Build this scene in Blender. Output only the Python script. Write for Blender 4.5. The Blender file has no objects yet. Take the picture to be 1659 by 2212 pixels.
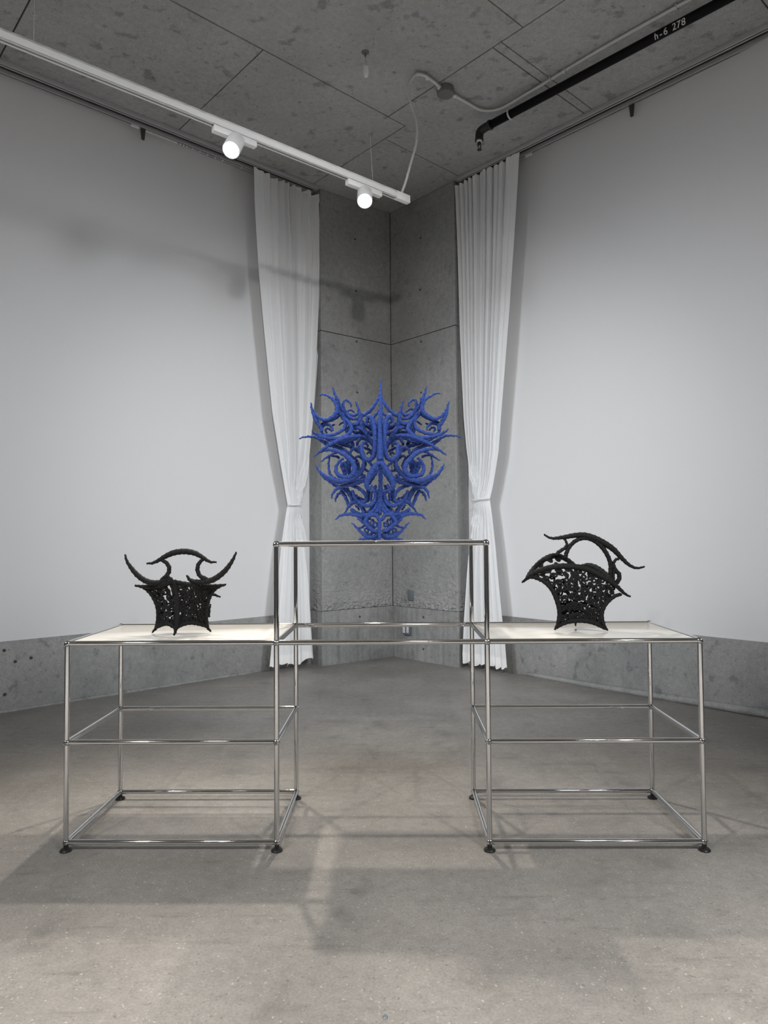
import bpy, bmesh, math, random
import numpy as np
from mathutils import Vector, Matrix, noise

random.seed(7)
SC = bpy.context.scene
COL = SC.collection

# ------------------------------------------------------------------ camera
FPX = 1533.766
CAM = np.array([0.0482, -2.54186, 1.10327])
PITCH, YAW, ROLL = 0.03568, -0.01424, -0.00732
_cy, _sy, _cp, _sp = math.cos(YAW), math.sin(YAW), math.cos(PITCH), math.sin(PITCH)
_f = np.array([_sy*_cp, _cy*_cp, _sp]); _r = np.array([_cy, -_sy, 0.0]); _u = np.cross(_r, _f)
_c, _s = math.cos(ROLL), math.sin(ROLL)
ROT = np.array([_c*_r + _s*_u, -_s*_r + _c*_u, _f])          # rows: right, up, forward
cd = bpy.data.cameras.new('camera'); cam = bpy.data.objects.new('camera', cd); COL.objects.link(cam)
cd.sensor_fit = 'VERTICAL'; cd.sensor_height = 36.0; cd.lens = FPX/2212*36.0
cd.clip_start = 0.05; cd.clip_end = 100
m4 = Matrix.Identity(4)
for i in range(3):
    m4[i][0], m4[i][1], m4[i][2], m4[i][3] = ROT[0][i], ROT[1][i], -ROT[2][i], CAM[i]
cam.matrix_world = m4
SC.camera = cam

# ------------------------------------------------------------------ world, lights, exposure
SC.view_settings.view_transform = 'Standard'
SC.view_settings.look = 'None'
SC.view_settings.gamma = 1.0
SC.view_settings.use_curve_mapping = False
SC.view_settings.exposure = 0.22
wd = bpy.data.worlds.new('daylight'); SC.world = wd; wd.use_nodes = True
bg = wd.node_tree.nodes['Background']
bg.inputs['Color'].default_value = (0.90, 0.95, 1.0, 1); bg.inputs['Strength'].default_value = 0.16

def spot_light(name, loc, target, power, angle, blend=0.6, color=(1, .945, .88), radius=0.06):
    l = bpy.data.lights.new(name, 'SPOT'); l.energy = power; l.spot_size = math.radians(angle); l.spot_blend = blend
    l.color = color; l.shadow_soft_size = radius
    o = bpy.data.objects.new(name, l); COL.objects.link(o)
    o.location = loc
    d = Vector(target) - Vector(loc)
    o.rotation_euler = d.to_track_quat('-Z', 'Y').to_euler()
    return o
# gallery spotlights on the tracks behind the viewer
spot_light('unseen_spot', (-2.3, -3.0, 3.35), (0.9, 0.9, 0.4), 185, 68, 1.0, radius=.04)
spot_light('unseen_spot', (2.2, -3.2, 3.35), (-0.8, 0.8, 0.4), 175, 68, 1.0, radius=.04)
spot_light('unseen_spot', (0.3, -4.0, 3.35), (0.0, 2.6, 1.4), 360, 44, 0.8)
for k in range(4):
    spot_light('wall_spot', (-2.4-.4*k, -.9-.55*k, 3.35), (1.3+.25*k, 2.9-.3*k, .85), 150, 56, 1.0, (.90, .95, 1), .5)
    spot_light('wall_spot', (2.4+.4*k, -1.0-.55*k, 3.35), (-1.4-.25*k, 3.0-.3*k, .85), 143, 56, 1.0, (.90, .95, 1), .5)
# spotlights added over the floor behind the viewer to fill the room by bounce
for gx, gy, gp in ((-3.6, -4.6, 850), (0.0, -6.4, 850), (3.6, -4.6, 850), (-1.6, -2.9, 1000), (1.8, -2.7, 1000)):
    spot_light('unseen_spot', (gx, gy, 3.35), (gx*.9, gy+.1, 0), gp, 90, 1.0, (1, .982, .96), .1)

# ------------------------------------------------------------------ helpers
def ray(u, v):
    return np.array([(u-829.5)/FPX, -(v-1106)/FPX, 1.0]) @ ROT
def at_z(u, v, z):
    d = ray(u, v); return CAM + d*(z-CAM[2])/d[2]
def at_y(u, v, y):
    d = ray(u, v); return CAM + d*(y-CAM[1])/d[1]
def at_plane(u, v, p, n):
    d = ray(u, v); return CAM + d*(np.dot(np.asarray(p)-CAM, n)/np.dot(d, n))

def tag(o, label=None, cat=None, group=None, kind=None):
    if label: o['label'] = label
    if cat: o['category'] = cat
    if group: o['group'] = group
    if kind: o['kind'] = kind
    return o
def link(name, me, mat, parent=None):
    o = bpy.data.objects.new(name, me); COL.objects.link(o)
    if mat is not None and hasattr(me, 'materials') and len(me.materials) == 0: me.materials.append(mat)
    if parent is not None:
        o.parent = parent
        o.matrix_parent_inverse = parent.matrix_basis.inverted()
    return o
def empty(name, loc, label, cat, group=None, kind=None):
    o = bpy.data.objects.new(name, None); COL.objects.link(o); o.location = Vector([float(x) for x in loc])
    o.empty_display_size = .05
    return tag(o, label, cat, group, kind)
def mesh(name, V, F, smooth=False):
    me = bpy.data.meshes.new(name); me.from_pydata([tuple(float(c) for c in v) for v in V], [], [tuple(int(i) for i in f) for f in F])
    me.validate(); me.update()
    if smooth: me.shade_smooth()
    return me
def bm_mesh(name, bm, smooth=False, angle=None):
    me = bpy.data.meshes.new(name); bm.normal_update(); bm.to_mesh(me); bm.free()
    if smooth:
        me.shade_smooth()
        if angle is not None: me.set_sharp_from_angle(angle=math.radians(angle))
    return me
def box_mesh(name, sx, sy, sz, bevel=0.0, seg=2):
    bm = bmesh.new(); bmesh.ops.create_cube(bm, size=1.0)
    for v in bm.verts: v.co = Vector((v.co.x*sx, v.co.y*sy, v.co.z*sz))
    if bevel: bmesh.ops.bevel(bm, geom=bm.edges[:], offset=bevel, segments=seg, affect='EDGES', profile=.5)
    return bm_mesh(name, bm, bool(bevel), 40)
def prism(name, pts, z0, z1, bevel=0.0):
    """vertical prism over plan points"""
    n = len(pts); V = [(p[0], p[1], z0) for p in pts] + [(p[0], p[1], z1) for p in pts]
    F = [tuple(range(n-1, -1, -1)), tuple(range(n, 2*n))] + [(i, (i+1) % n, n+(i+1) % n, n+i) for i in range(n)]
    bm = bmesh.new(); vs = [bm.verts.new(v) for v in V]
    for f in F: bm.faces.new([vs[i] for i in f])
    bmesh.ops.recalc_face_normals(bm, faces=bm.faces[:])
    if bevel: bmesh.ops.bevel(bm, geom=bm.edges[:], offset=bevel, segments=2, affect='EDGES', profile=.5)
    return bm_mesh(name, bm, bool(bevel), 40)
def lathe(name, prof, seg=24, cap=True):
    V = []; F = []
    for r, z in prof:
        for k in range(seg):
            a = 2*math.pi*k/seg; V.append((r*math.cos(a), r*math.sin(a), z))
    for i in range(len(prof)-1):
        for k in range(seg):
            k2 = (k+1) % seg; F.append((i*seg+k, i*seg+k2, (i+1)*seg+k2, (i+1)*seg+k))
    if cap:
        F.append(tuple(range(seg-1, -1, -1))); F.append(tuple((len(prof)-1)*seg+k for k in range(seg)))
    me = mesh(name, V, F, True); me.set_sharp_from_angle(angle=math.radians(40)); return me
def catmull(P, step):
    """dense Catmull-Rom resampling of a 3D polyline with arc length spacing"""
    P = np.asarray(P, float)
    if len(P) == 2: P = np.array([P[0], (P[0]+P[1])/2, P[1]])
    Q = np.vstack([2*P[0]-P[1], P, 2*P[-1]-P[-2]])
    out = []; par = []
    for i in range(1, len(Q)-2):
        p0, p1, p2, p3 = Q[i-1], Q[i], Q[i+1], Q[i+2]
        for t in np.linspace(0, 1, 24, endpoint=False):
            out.append(.5*((2*p1)+(-p0+p2)*t+(2*p0-5*p1+4*p2-p3)*t*t+(-p0+3*p1-3*p2+p3)*t**3))
    out.append(P[-1]); out = np.array(out)
    d = np.r_[0, np.cumsum(np.linalg.norm(np.diff(out, axis=0), axis=1))]
    n = max(4, int(d[-1]/step)); s = np.linspace(0, d[-1], n+1)
    return np.stack([np.interp(s, d, out[:, k]) for k in range(3)], 1), s/d[-1], d[-1]
def sweep(name, pts, rad, seg=10, closed=False, ridge=0.0, pitch=0.02, ph=0.0, wob=0.0, rsig=.07):
    """tube around dense points; ridge > 0 adds a cord spiralling round it"""
    n = len(pts); T = np.gradient(pts, axis=0); T /= np.linalg.norm(T, axis=1)[:, None]+1e-12
    N = np.zeros_like(T); a = np.array([0, 0, 1.0]) if abs(T[0][2]) < .9 else np.array([1.0, 0, 0])
    v = a-T[0]*np.dot(a, T[0]); N[0] = v/np.linalg.norm(v)
    for i in range(1, n):
        v = N[i-1]-T[i]*np.dot(N[i-1], T[i]); N[i] = v/(np.linalg.norm(v)+1e-12)
    B = np.cross(T, N)
    th = np.arange(seg)*2*np.pi/seg
    arc = np.r_[0, np.cumsum(np.linalg.norm(np.diff(pts, axis=0), axis=1))]
    R = np.repeat(np.asarray(rad)[:, None], seg, 1)
    if ridge:
        p = (th[None, :]/(2*np.pi)-arc[:, None]/pitch+ph) % 1.0
        p = np.minimum(p, 1-p)
        R = R+ridge*np.exp(-(p/rsig)**2)
    if wob:
        R = R*(1+wob*np.random.RandomState(len(pts)).randn(*R.shape))
    V = pts[:, None, :]+R[:, :, None]*(np.cos(th)[None, :, None]*N[:, None, :]+np.sin(th)[None, :, None]*B[:, None, :])
    V = V.reshape(-1, 3)
    i = np.arange(n-1)[:, None]*seg; k = np.arange(seg)[None, :]; k2 = (k+1) % seg
    F = np.stack([i+k, i+k2, i+seg+k2, i+seg+k], -1).reshape(-1, 4).tolist()
    F.append(list(range(seg-1, -1, -1))); F.append([(n-1)*seg+q for q in range(seg)])
    me = bpy.data.meshes.new(name); me.from_pydata(V.tolist(), [], F); me.update(); me.shade_smooth()
    return me
def tube(name, P, r, mat, parent, seg=12, step=0.02):
    pts, s, L = catmull(P, step)
    return link(name, sweep(name, pts, np.full(len(pts), r), seg), mat, parent)
def bar(name, a, b, w, h, mat, parent, bevel=0.0):
    """box bar from a to b (horizontal), w across, h tall"""
    a = np.asarray(a, float); b = np.asarray(b, float); d = b-a; L = np.linalg.norm(d); d /= L
    me = box_mesh(name, L, w, h, bevel)
    o = link(name, me, mat)
    x = Vector(d); z = Vector((0, 0, 1)); y = z.cross(x)
    M = Matrix((x, y, z)).transposed().to_4x4(); M.translation = Vector((a+b)/2)
    if parent is not None:
        o.parent = parent; o.matrix_parent_inverse = parent.matrix_basis.inverted()
    o.matrix_basis = M
    return o

# ------------------------------------------------------------------ materials
def mat_new(name):
    m = bpy.data.materials.new(name); m.use_nodes = True
    return m, m.node_tree, m.node_tree.nodes['Principled BSDF']
def simple(name, col, rough=.5, metal=0.0, bump=0.0, bscale=80.0, spec=None):
    m, nt, p = mat_new(name)
    p.inputs['Base Color'].default_value = (*col, 1); p.inputs['Roughness'].default_value = rough; p.inputs['Metallic'].default_value = metal
    if spec is not None: p.inputs['Specular IOR Level'].default_value = spec
    n = nt.nodes.new('ShaderNodeTexNoise'); n.inputs['Scale'].default_value = bscale; n.inputs['Detail'].default_value = 4
    tc = nt.nodes.new('ShaderNodeTexCoord'); nt.links.new(tc.outputs['Object'], n.inputs['Vector'])
    if bump:
        b = nt.nodes.new('ShaderNodeBump'); b.inputs['Strength'].default_value = bump; b.inputs['Distance'].default_value = .003
        nt.links.new(n.outputs['Fac'], b.inputs['Height']); nt.links.new(b.outputs['Normal'], p.inputs['Normal'])
    else:
        r = nt.nodes.new('ShaderNodeMapRange'); r.inputs['To Min'].default_value = max(0, rough*.9); r.inputs['To Max'].default_value = min(1, rough*1.1)
        nt.links.new(n.outputs['Fac'], r.inputs['Value']); nt.links.new(r.outputs['Result'], p.inputs['Roughness'])
    return m
def concrete(name, c_dark, c_light, rough=.8, blot=.35, blot_scale=9.0, cloud=1.2, speck=0.0, speck_scale=60, bump=.25, stretch=(1, 1, 1), streak=0.0, scuff=0.0):
    m, nt, p = mat_new(name); N = nt.nodes; Lk = nt.links.new
    geo = N.new('ShaderNodeNewGeometry')
    mp = N.new('ShaderNodeMapping'); mp.inputs['Scale'].default_value = stretch; Lk(geo.outputs['Position'], mp.inputs['Vector'])
    def noi(scale, detail=6, rough_=.55, vec=None):
        n = N.new('ShaderNodeTexNoise'); n.inputs['Scale'].default_value = scale; n.inputs['Detail'].default_value = detail; n.inputs['Roughness'].default_value = rough_
        Lk(vec or mp.outputs['Vector'], n.inputs['Vector']); return n
    def ramp(src, stops):
        r = N.new('ShaderNodeValToRGB'); e = r.color_ramp.elements
        e[0].position, e[0].color = stops[0][0], (*[stops[0][1]]*3, 1); e[1].position, e[1].color = stops[1][0], (*[stops[1][1]]*3, 1)
        Lk(src, r.inputs['Fac']); return r.outputs['Color']
    def mul(a, b, fac=1.0):
        x = N.new('ShaderNodeMix'); x.data_type = 'RGBA'; x.blend_type = 'MULTIPLY'; x.inputs['Factor'].default_value = fac
        Lk(a, x.inputs['A']); Lk(b, x.inputs['B']); return x.outputs['Result']
    big = noi(cloud, 8, .6)
    base = N.new('ShaderNodeValToRGB'); e = base.color_ramp.elements
    e[0].position, e[0].color = .33, (*c_dark, 1); e[1].position, e[1].color = .67, (*c_light, 1)
    Lk(big.outputs['Fac'], base.inputs['Fac'])
    col = base.outputs['Color']
    fine = noi(140, 5, .7)
    col = mul(col, ramp(fine.outputs['Fac'], ((.3, .74), (.7, 1.18))))
    medn = noi(28, 5, .65); col = mul(col, ramp(medn.outputs['Fac'], ((.3, .86), (.7, 1.10))))
    if blot:
        b = noi(blot_scale, 3, .5); col = mul(col, ramp(b.outputs['Fac'], ((.30, 1-blot), (.40, 1.0))))
        b2 = noi(blot_scale*3.1, 2, .5); col = mul(col, ramp(b2.outputs['Fac'], ((.26, 1-blot), (.33, 1.0))))
    if speck:
        vo = N.new('ShaderNodeTexVoronoi'); vo.inputs['Scale'].default_value = speck_scale; wn = noi(40, 3, .6, geo.outputs['Position']); va = N.new('ShaderNodeVectorMath'); va.operation = 'MULTIPLY_ADD'; va.inputs[1].default_value = (.03, .03, .03)
        Lk(wn.outputs['Color'], va.inputs[0]); Lk(geo.outputs['Position'], va.inputs[2]); Lk(va.outputs['Vector'], vo.inputs['Vector'])
        pick = N.new('ShaderNodeSeparateColor'); Lk(vo.outputs['Color'], pick.inputs['Color'])
        near = N.new('ShaderNodeMath'); near.operation = 'LESS_THAN'; near.inputs[1].default_value = .25; Lk(vo.outputs['Distance'], near.inputs[0])
        lt = N.new('ShaderNodeMath'); lt.operation = 'GREATER_THAN'; lt.inputs[1].default_value = .86; Lk(pick.outputs['Red'], lt.inputs[0])
        dk = N.new('ShaderNodeMath'); dk.operation = 'LESS_THAN'; dk.inputs[1].default_value = .14; Lk(pick.outputs['Red'], dk.inputs[0])
        for sel, c in ((lt, tuple(min(1, x*1.6) for x in c_light)), (dk, tuple(x*.55 for x in c_dark))):
            a = N.new('ShaderNodeMath'); a.operation = 'MULTIPLY'; Lk(near.outputs[0], a.inputs[0]); Lk(sel.outputs[0], a.inputs[1])
            a2 = N.new('ShaderNodeMath'); a2.operation = 'MULTIPLY'; a2.inputs[1].default_value = speck; Lk(a.outputs[0], a2.inputs[0])
            x = N.new('ShaderNodeMix'); x.data_type = 'RGBA'; Lk(a2.outputs[0], x.inputs['Factor']); Lk(col, x.inputs['A']); x.inputs['B'].default_value = (*c, 1); col = x.outputs['Result']
    if streak:
        sm = N.new('ShaderNodeMapping'); sm.inputs['Scale'].default_value = (22, 22, .9); Lk(geo.outputs['Position'], sm.inputs['Vector'])
        s = noi(1.0, 3, .5, sm.outputs['Vector']); col = mul(col, ramp(s.outputs['Fac'], ((.3, 1-streak), (.6, 1.05))))
    if scuff:
        sm = N.new('ShaderNodeMapping'); sm.inputs['Scale'].default_value = (1.0, 7.0, 1); sm.inputs['Rotation'].default_value = (0, 0, .5); Lk(geo.outputs['Position'], sm.inputs['Vector'])
        s = noi(2.6, 6, .65, sm.outputs['Vector']); col = mul(col, ramp(s.outputs['Fac'], ((.32, 1-scuff), (.42, 1.0))))
    Lk(col, p.inputs['Base Color']); p.inputs['Roughness'].default_value = rough
    rr = N.new('ShaderNodeMapRange'); rr.inputs['To Min'].default_value = rough-.12; rr.inputs['To Max'].default_value = min(1, rough+.12); Lk(big.outputs['Fac'], rr.inputs['Value']); Lk(rr.outputs['Result'], p.inputs['Roughness'])
    bmp = N.new('ShaderNodeBump'); bmp.inputs['Strength'].default_value = bump; bmp.inputs['Distance'].default_value = .004; Lk(fine.outputs['Fac'], bmp.inputs['Height']); Lk(bmp.outputs['Normal'], p.inputs['Normal'])
    return m
M = {}
M['floor'] = concrete('polished_floor', (.20, .19, .177), (.32, .307, .287), rough=.52, blot=.16, blot_scale=5, cloud=1.3, speck=.6, speck_scale=95, bump=.2, scuff=.2)
M['ceil'] = concrete('ceiling_concrete', (.36, .36, .358), (.47, .47, .465), rough=.85, blot=.34, blot_scale=10, cloud=1.5, bump=.2)
M['pier'] = concrete('corner_concrete', (.27, .275, .275), (.37, .375, .375), rough=.85, blot=.18, blot_scale=12, cloud=1.4, bump=.25)
M['pier_low'] = concrete('lower_concrete', (.25, .255, .255), (.36, .365, .365), rough=.8, blot=.16, blot_scale=9, cloud=2.2, bump=.2, streak=.22)
M['upstand'] = concrete('upstand_concrete', (.25, .255, .255), (.36, .365, .36), rough=.8, blot=.3, blot_scale=13, cloud=1.7, bump=.2)
M['joint'] = simple('joint_dark', (.07, .07, .07), .9)
M['pier_joint'] = simple('pier_joint', (.13, .13, .13), .9)
M['white_wall'] = simple('white_plaster', (.74, .75, .768), .75, bump=.03, bscale=220)
M['back_wall'] = simple('back_plaster', (.10, .10, .10), .8, bump=.03, bscale=200)
M['chrome'] = simple('chrome', (.68, .68, .685), .05, 1.0)
M['chrome'].node_tree.nodes['Principled BSDF'].inputs['Roughness'].default_value = .05
M['cream'] = simple('cream_powder_coat', (.72, .70, .645), .13)
M['black_rubber'] = simple('black_foot', (.012, .012, .012), .35)
M['blue'] = simple('blue_cord', (.016, .042, .19), .7, bump=.9, bscale=380, spec=.25)
M['black_cord'] = simple('black_cord', (.0065, .0065, .0068), .65, bump=.7, bscale=420, spec=.22)
M['white_metal'] = simple('white_metal', (.86, .86, .86), .4)
M['alu'] = simple('aluminium_track', (.50, .50, .51), .45, .15)
M['slot'] = simple('track_slot', (.02, .02, .02), .8)
M['galv'] = simple('galvanised_steel', (.62, .62, .62), .4, .35)
M['galv_dull'] = simple('box_steel', (.20, .20, .20), .55, .4)
M['black_pipe'] = simple('black_pipe', (.004, .004, .0045), .6, spec=.15)
M['fitting'] = simple('iron_fitting', (.03, .03, .03), .5, .3)
M['clip'] = simple('grey_clip', (.06, .06, .06), .5)
M['chalk'] = simple('white_marker', (.55, .55, .55), .8)
M['plate_grey'] = simple('grey_plate', (.17, .20, .215), .45, .3)
M['socket'] = simple('socket_white', (.62, .62, .66), .4)
def fabric(name, c, trans):
    m, nt, p = mat_new(name); N = nt.nodes
    p.inputs['Base Color'].default_value = (*c, 1); p.inputs['Roughness'].default_value = .9
    t = N.new('ShaderNodeBsdfTranslucent'); t.inputs['Color'].default_value = (*c, 1)
    w = N.new('ShaderNodeTexWave'); w.inputs['Scale'].default_value = 160; tc = N.new('ShaderNodeTexCoord'); nt.links.new(tc.outputs['Object'], w.inputs['Vector'])
    b = N.new('ShaderNodeBump'); b.inputs['Strength'].default_value = .05; nt.links.new(w.outputs['Fac'], b.inputs['Height']); nt.links.new(b.outputs['Normal'], p.inputs['Normal'])
    mx = N.new('ShaderNodeMixShader'); mx.inputs['Fac'].default_value = trans
    nt.links.new(p.outputs[0], mx.inputs[1]); nt.links.new(t.outputs[0], mx.inputs[2]); nt.links.new(mx.outputs[0], N['Material Output'].inputs['Surface'])
    return m
M['voile'] = fabric('white_voile', (.93, .945, .965), .18)
M['voile_hem'] = fabric('white_voile_hem', (.96, .965, .97), .08)
def emis(name, c, s):
    m, nt, p = mat_new(name); p.inputs['Base Color'].default_value = (*c, 1); p.inputs['Emission Color'].default_value = (*c, 1); p.inputs['Emission Strength'].default_value = s
    return m
M['lamp'] = emis('lamp_face', (1, .95, .86), 30)

# ------------------------------------------------------------------ the room
ZC = 4.176
K = np.array([.030, 4.094]); PL = np.array([-.580, 3.600]); PR = np.array([.586, 3.490])
aL, aR = math.radians(46.8), math.radians(137.2)
eL = -np.array([math.sin(aL), math.cos(aL)]); eR = np.array([math.sin(aR), math.cos(aR)])
def st(s, t): return K + eL*s + eR*t
# upstand faces
U0 = np.array([-2.477, 1.996]); U1 = np.array([-.985, 3.448]); dUL = (U1-U0)/np.linalg.norm(U1-U0); nUL = np.array([dUL[1], -dUL[0]])
W0 = np.array([1.098, 3.151]); W1 = np.array([2.288, 1.805]); dUR = (W1-W0)/np.linalg.norm(W1-W0); nUR = np.array([dUR[1], -dUR[0]])
def onL(along, off): return U0 + dUL*along + nUL*off
def onR(along, off): return W0 + dUR*along + nUR*off
FAR = 9.0
back = st(-.6, -.6)
floor_pts = [st(-.8, -.8), st(-.8, FAR+1), st(FAR+1, FAR+1), st(FAR+1, -.8)]
o = link('floor', prism('floor', floor_pts, -.1, 0), M['floor']); tag(o, 'speckled grey polished concrete floor', 'floor', kind='structure')

ce = link('ceiling', prism('ceiling', floor_pts, ZC+.012, ZC+.2), M['joint'])
tag(ce, 'raw concrete ceiling with formwork joints', 'ceiling', kind='structure')
g = .0045
def cpanel(poly):
    me = prism('formwork_panel', [st(*p) for p in poly], ZC+random.uniform(0, .0025), ZC+.011, 0)
    return link('formwork_panel', me, M['ceil'], ce)
def crect(s0, s1, t0, t1): cpanel([(s0+g, t0+g), (s1-g, t0+g), (s1-g, t1-g), (s0+g, t1-g)])
e0 = -.75
crect(e0, .88, e0, .90)
cpanel([(e0+g, .90+g), (.88-g, .90+g), (.88-g, 1.127+g), (1.055-g, 1.127+g), (1.055-g, 2.105-g), (e0+g, 2.105-g)])
crect(e0, 1.055, 2.105, 2.172); crect(e0, 1.055, 2.172, 3.39); crect(e0, 1.055, 3.39, 4.61); crect(e0, 1.055, 4.61, 5.83); crect(e0, 1.055, 5.83, FAR+.9)
S = [.88, 2.125, 3.345, 4.565, 5.785, 7.0, FAR+.9]
for i in range(len(S)-1): crect(S[i], S[i+1], e0, 1.127)
S = [1.055, 3.50, 5.94, FAR+.9]; T = [1.127, 2.34, 3.56, 4.78, 6.0, 7.22, FAR+.9]
for i in range(len(S)-1):
    for j in range(len(T)-1): crect(S[i], S[i+1], T[j], T[j+1])

# white infill walls and concrete upstands
HB = .45
def wall_quad(name, a, b, depth, n, z0, z1, mat, bevel=0.0):
    a = np.asarray(a); b = np.asarray(b); return link(name, prism(name, [a, b, b-n*depth, a-n*depth], z0, z1, bevel), mat)
RET = .02
pL_end = np.array([-.700, 3.742]); pR_end = np.array([.692, 3.625])
aLp = float(np.dot(pL_end-U0, dUL)); aRp = float(np.dot(pR_end-W0, dUR))
o = wall_quad('wall_left', onL(-7.4, -RET), onL(aLp+.02, -RET), .15, nUL, HB-.02, ZC+.01, M['white_wall']); tag(o, 'white painted wall left of the concrete corner, above a concrete upstand', 'wall', kind='structure')
o = wall_quad('wall_right', onR(aRp-.02, -RET), onR(8.2, -RET), .15, nUR, HB-.02, ZC+.01, M['white_wall']); tag(o, 'white painted wall right of the concrete corner, above a concrete upstand', 'wall', kind='structure')
o = wall_quad('baseboard_left', onL(-7.4, 0), onL(aLp+.05, 0), .2, nUL, -.02, HB, M['upstand'], .006); tag(o, 'low concrete upstand along the foot of the left wall', 'upstand', kind='structure')
o = wall_quad('baseboard_right', onR(aRp-.05, 0), onR(8.2, 0), .2, nUR, -.02, HB, M['upstand'], .006); tag(o, 'low concrete upstand along the foot of the right wall', 'upstand', kind='structure')
# the two walls behind the viewer
for nm, a, b, lab in (('wall_back_left', st(FAR, -.8), st(FAR, FAR), 'plain painted wall behind the viewer, left side'), ('wall_back_right', st(-.8, FAR), st(FAR, FAR), 'plain painted wall behind the viewer, right side')):
    d_ = (b-a)/np.linalg.norm(b-a); n_ = np.array([d_[1], -d_[0]]); n_ = n_ if np.dot(n_, st(4, 4)-a) > 0 else -n_
    o = wall_quad(nm, a, b, .15, n_, 0, ZC+.01, M['back_wall']); tag(o, lab, 'wall', kind='structure')
# mortar fillet at the foot of the right upstand
pts = np.array([[*onR(a, .006+.004*math.sin(a*3)), .012+.012*max(0, a-.6)] for a in np.linspace(.0, 6.5, 60)])
me = sweep('trim_1', pts, .018+.010*np.clip((pts[:, 0]-1.2)/1.0, 0, 1), 8, wob=.06); o = link('trim_1', me, M['upstand']); tag(o, 'rough mortar fillet where the right upstand meets the floor', 'trim', kind='structure')
pts = np.array([[*onL(a, .002), .004] for a in np.linspace(-5.5, 1.9, 60)])
me = sweep('trim_2', pts, np.full(60, .013), 8, wob=.06); o = link('trim_2', me, M['upstand']); tag(o, 'rough mortar fillet where the left upstand meets the floor', 'trim', kind='structure')

# concrete corner pier
pier = empty('wall_corner', (K[0], K[1], 0), 'raw concrete corner pier between the two white curtains', 'wall', kind='structure')
core = link('core', prism('core', [K-np.array([.01, -.03]), PL+np.array([-.012, .022]), pL_end+np.array([-.05, .1]), np.array([0, 4.6]), pR_end+np.array([.05, .1]), PR+np.array([.012, .022])], 0, ZC, 0), M['pier_joint'], pier)
ZJ, ZR = 2.917, .469
def pier_face(a, b, z0, z1, mat, rough=False, gap=.006):
    a = np.asarray(a, float); b = np.asarray(b, float); d = b-a; L = np.linalg.norm(d); d = d/L; n = np.array([d[1], -d[0]])
    if np.dot(n, CAM[:2]-a) < 0: n = -n
    nu = max(2, int(L/.0072)) if rough else max(2, int(L/.05)); nv = max(2, int((z1-z0)/.011)) if rough else max(2, int((z1-z0)/.05))
    zs = np.r_[np.linspace(z0, z0+1.1, int(1.1/.0072), endpoint=False), np.linspace(z0+1.1, z1, 21)] if rough else np.linspace(z0, z1, nv+1)
    V = []; nr = len(zs)
    for z in zs:
        for i in range(nu+1):
            x = L*i/nu
            ex = min(x, L-x); off = 0.0
            p = a+d*x
            if rough:
                k = min(1, ex/.03)
                h = z-z0
                amp = max(0, 1-h/.85)**1.3
                q = Vector((p[0]*1.0, p[1]*1.0, z))
                warp = Vector((noise.noise(q*7), noise.noise(q*7+Vector((9, 3, 1))), noise.noise(q*7+Vector((2, 8, 5)))))*.5
                wv = abs(noise.noise(Vector((q.x*26, q.y*26, q.z*50))+warp))+.5*abs(noise.noise(Vector((q.x*55, q.y*55, q.z*95))+warp))
                off += k*amp*(.008-.020*min(.45, wv))
                if h < .10: off += k*(.013*noise.noise(q*85)+.012*noise.noise(q*45))*(1-h/.10)**.7
            else:
                off += .0008*noise.noise(Vector((p[0]*5, p[1]*5, z*5)))
            V.append((*(p+n*off), z))
    F = []
    for j in range(nr-1):
        for i in range(nu):
            q = j*(nu+1)+i; F.append((q, q+1, q+nu+2, q+nu+1))
    # close the edges towards the core so each cast lift is a slab
    base = len(V); ring = [i for i in range(nu+1)]+[j*(nu+1)+nu for j in range(1, nr)]+[(nr-1)*(nu+1)+i for i in range(nu-1, -1, -1)]+[j*(nu+1) for j in range(nr-2, 0, -1)]
    for q in ring: V.append((V[q][0]-n[0]*.02, V[q][1]-n[1]*.02, V[q][2]))
    for i in range(len(ring)):
        i2 = (i+1) % len(ring); F.append((ring[i], base+i, base+i2, ring[i2]))
    me = mesh('cast_lift', V, F, True); me.set_sharp_from_angle(angle=math.radians(50))
    bm = bmesh.new(); bm.from_mesh(me); bmesh.ops.recalc_face_normals(bm, faces=bm.faces[:]); bm.to_mesh(me); bm.free()
    return link('cast_lift', me, mat, pier), n
gj = .0035
dl = (PL-K)/np.linalg.norm(PL-K); dr = (PR-K)/np.linalg.norm(PR-K)
faces = [(K+dl*.0045, PL), (K+dr*.0045, PR), (PL, pL_end-(pL_end-PL)*.0), (PR, pR_end)]
for (a, b) in faces:
    pier_face(K if a[1] > 4.0 else a, b, .0, ZR-.002, M['pier_low'])
    pier_face(a, b, ZR+.002, ZJ-gj, M['pier'], True)
    pier_face(a, b, ZJ+gj, ZC-.004, M['pier'])
hole_me = lathe('tie_hole', [(.017, .0), (.017, .003), (.009, .0035), (.009, .001)], 14)
def tie_hole(u, v, a, b, r=1.0):
    d = (b-a)/np.linalg.norm(b-a); n = np.array([d[1], -d[0], 0])
    if np.dot(n[:2], CAM[:2]-a) < 0: n = -n
    w = at_plane(u, v, np.array([a[0], a[1], 0]), n)
    o = link('tie_hole', hole_me, M['joint'], None); o.parent = pier; o.matrix_parent_inverse = pier.matrix_basis.inverted()
    zq = Vector(n).to_track_quat('Z', 'Y').to_matrix().to_4x4(); zq.translation = Vector(w+n*.001); o.matrix_basis = zq @ Matrix.Diagonal((r, r, 1, 1))
for u, v in ((767, 517), (769, 629), (770, 738), (772, 848), (777, 1332)): tie_hole(u, v, K, PL, .55)
for u, v in ((909, 514), (908, 626), (910, 738), (910, 848), (914, 1069), (915, 1333), (915, 1402)): tie_hole(u, v, K, PR, .55)
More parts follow.
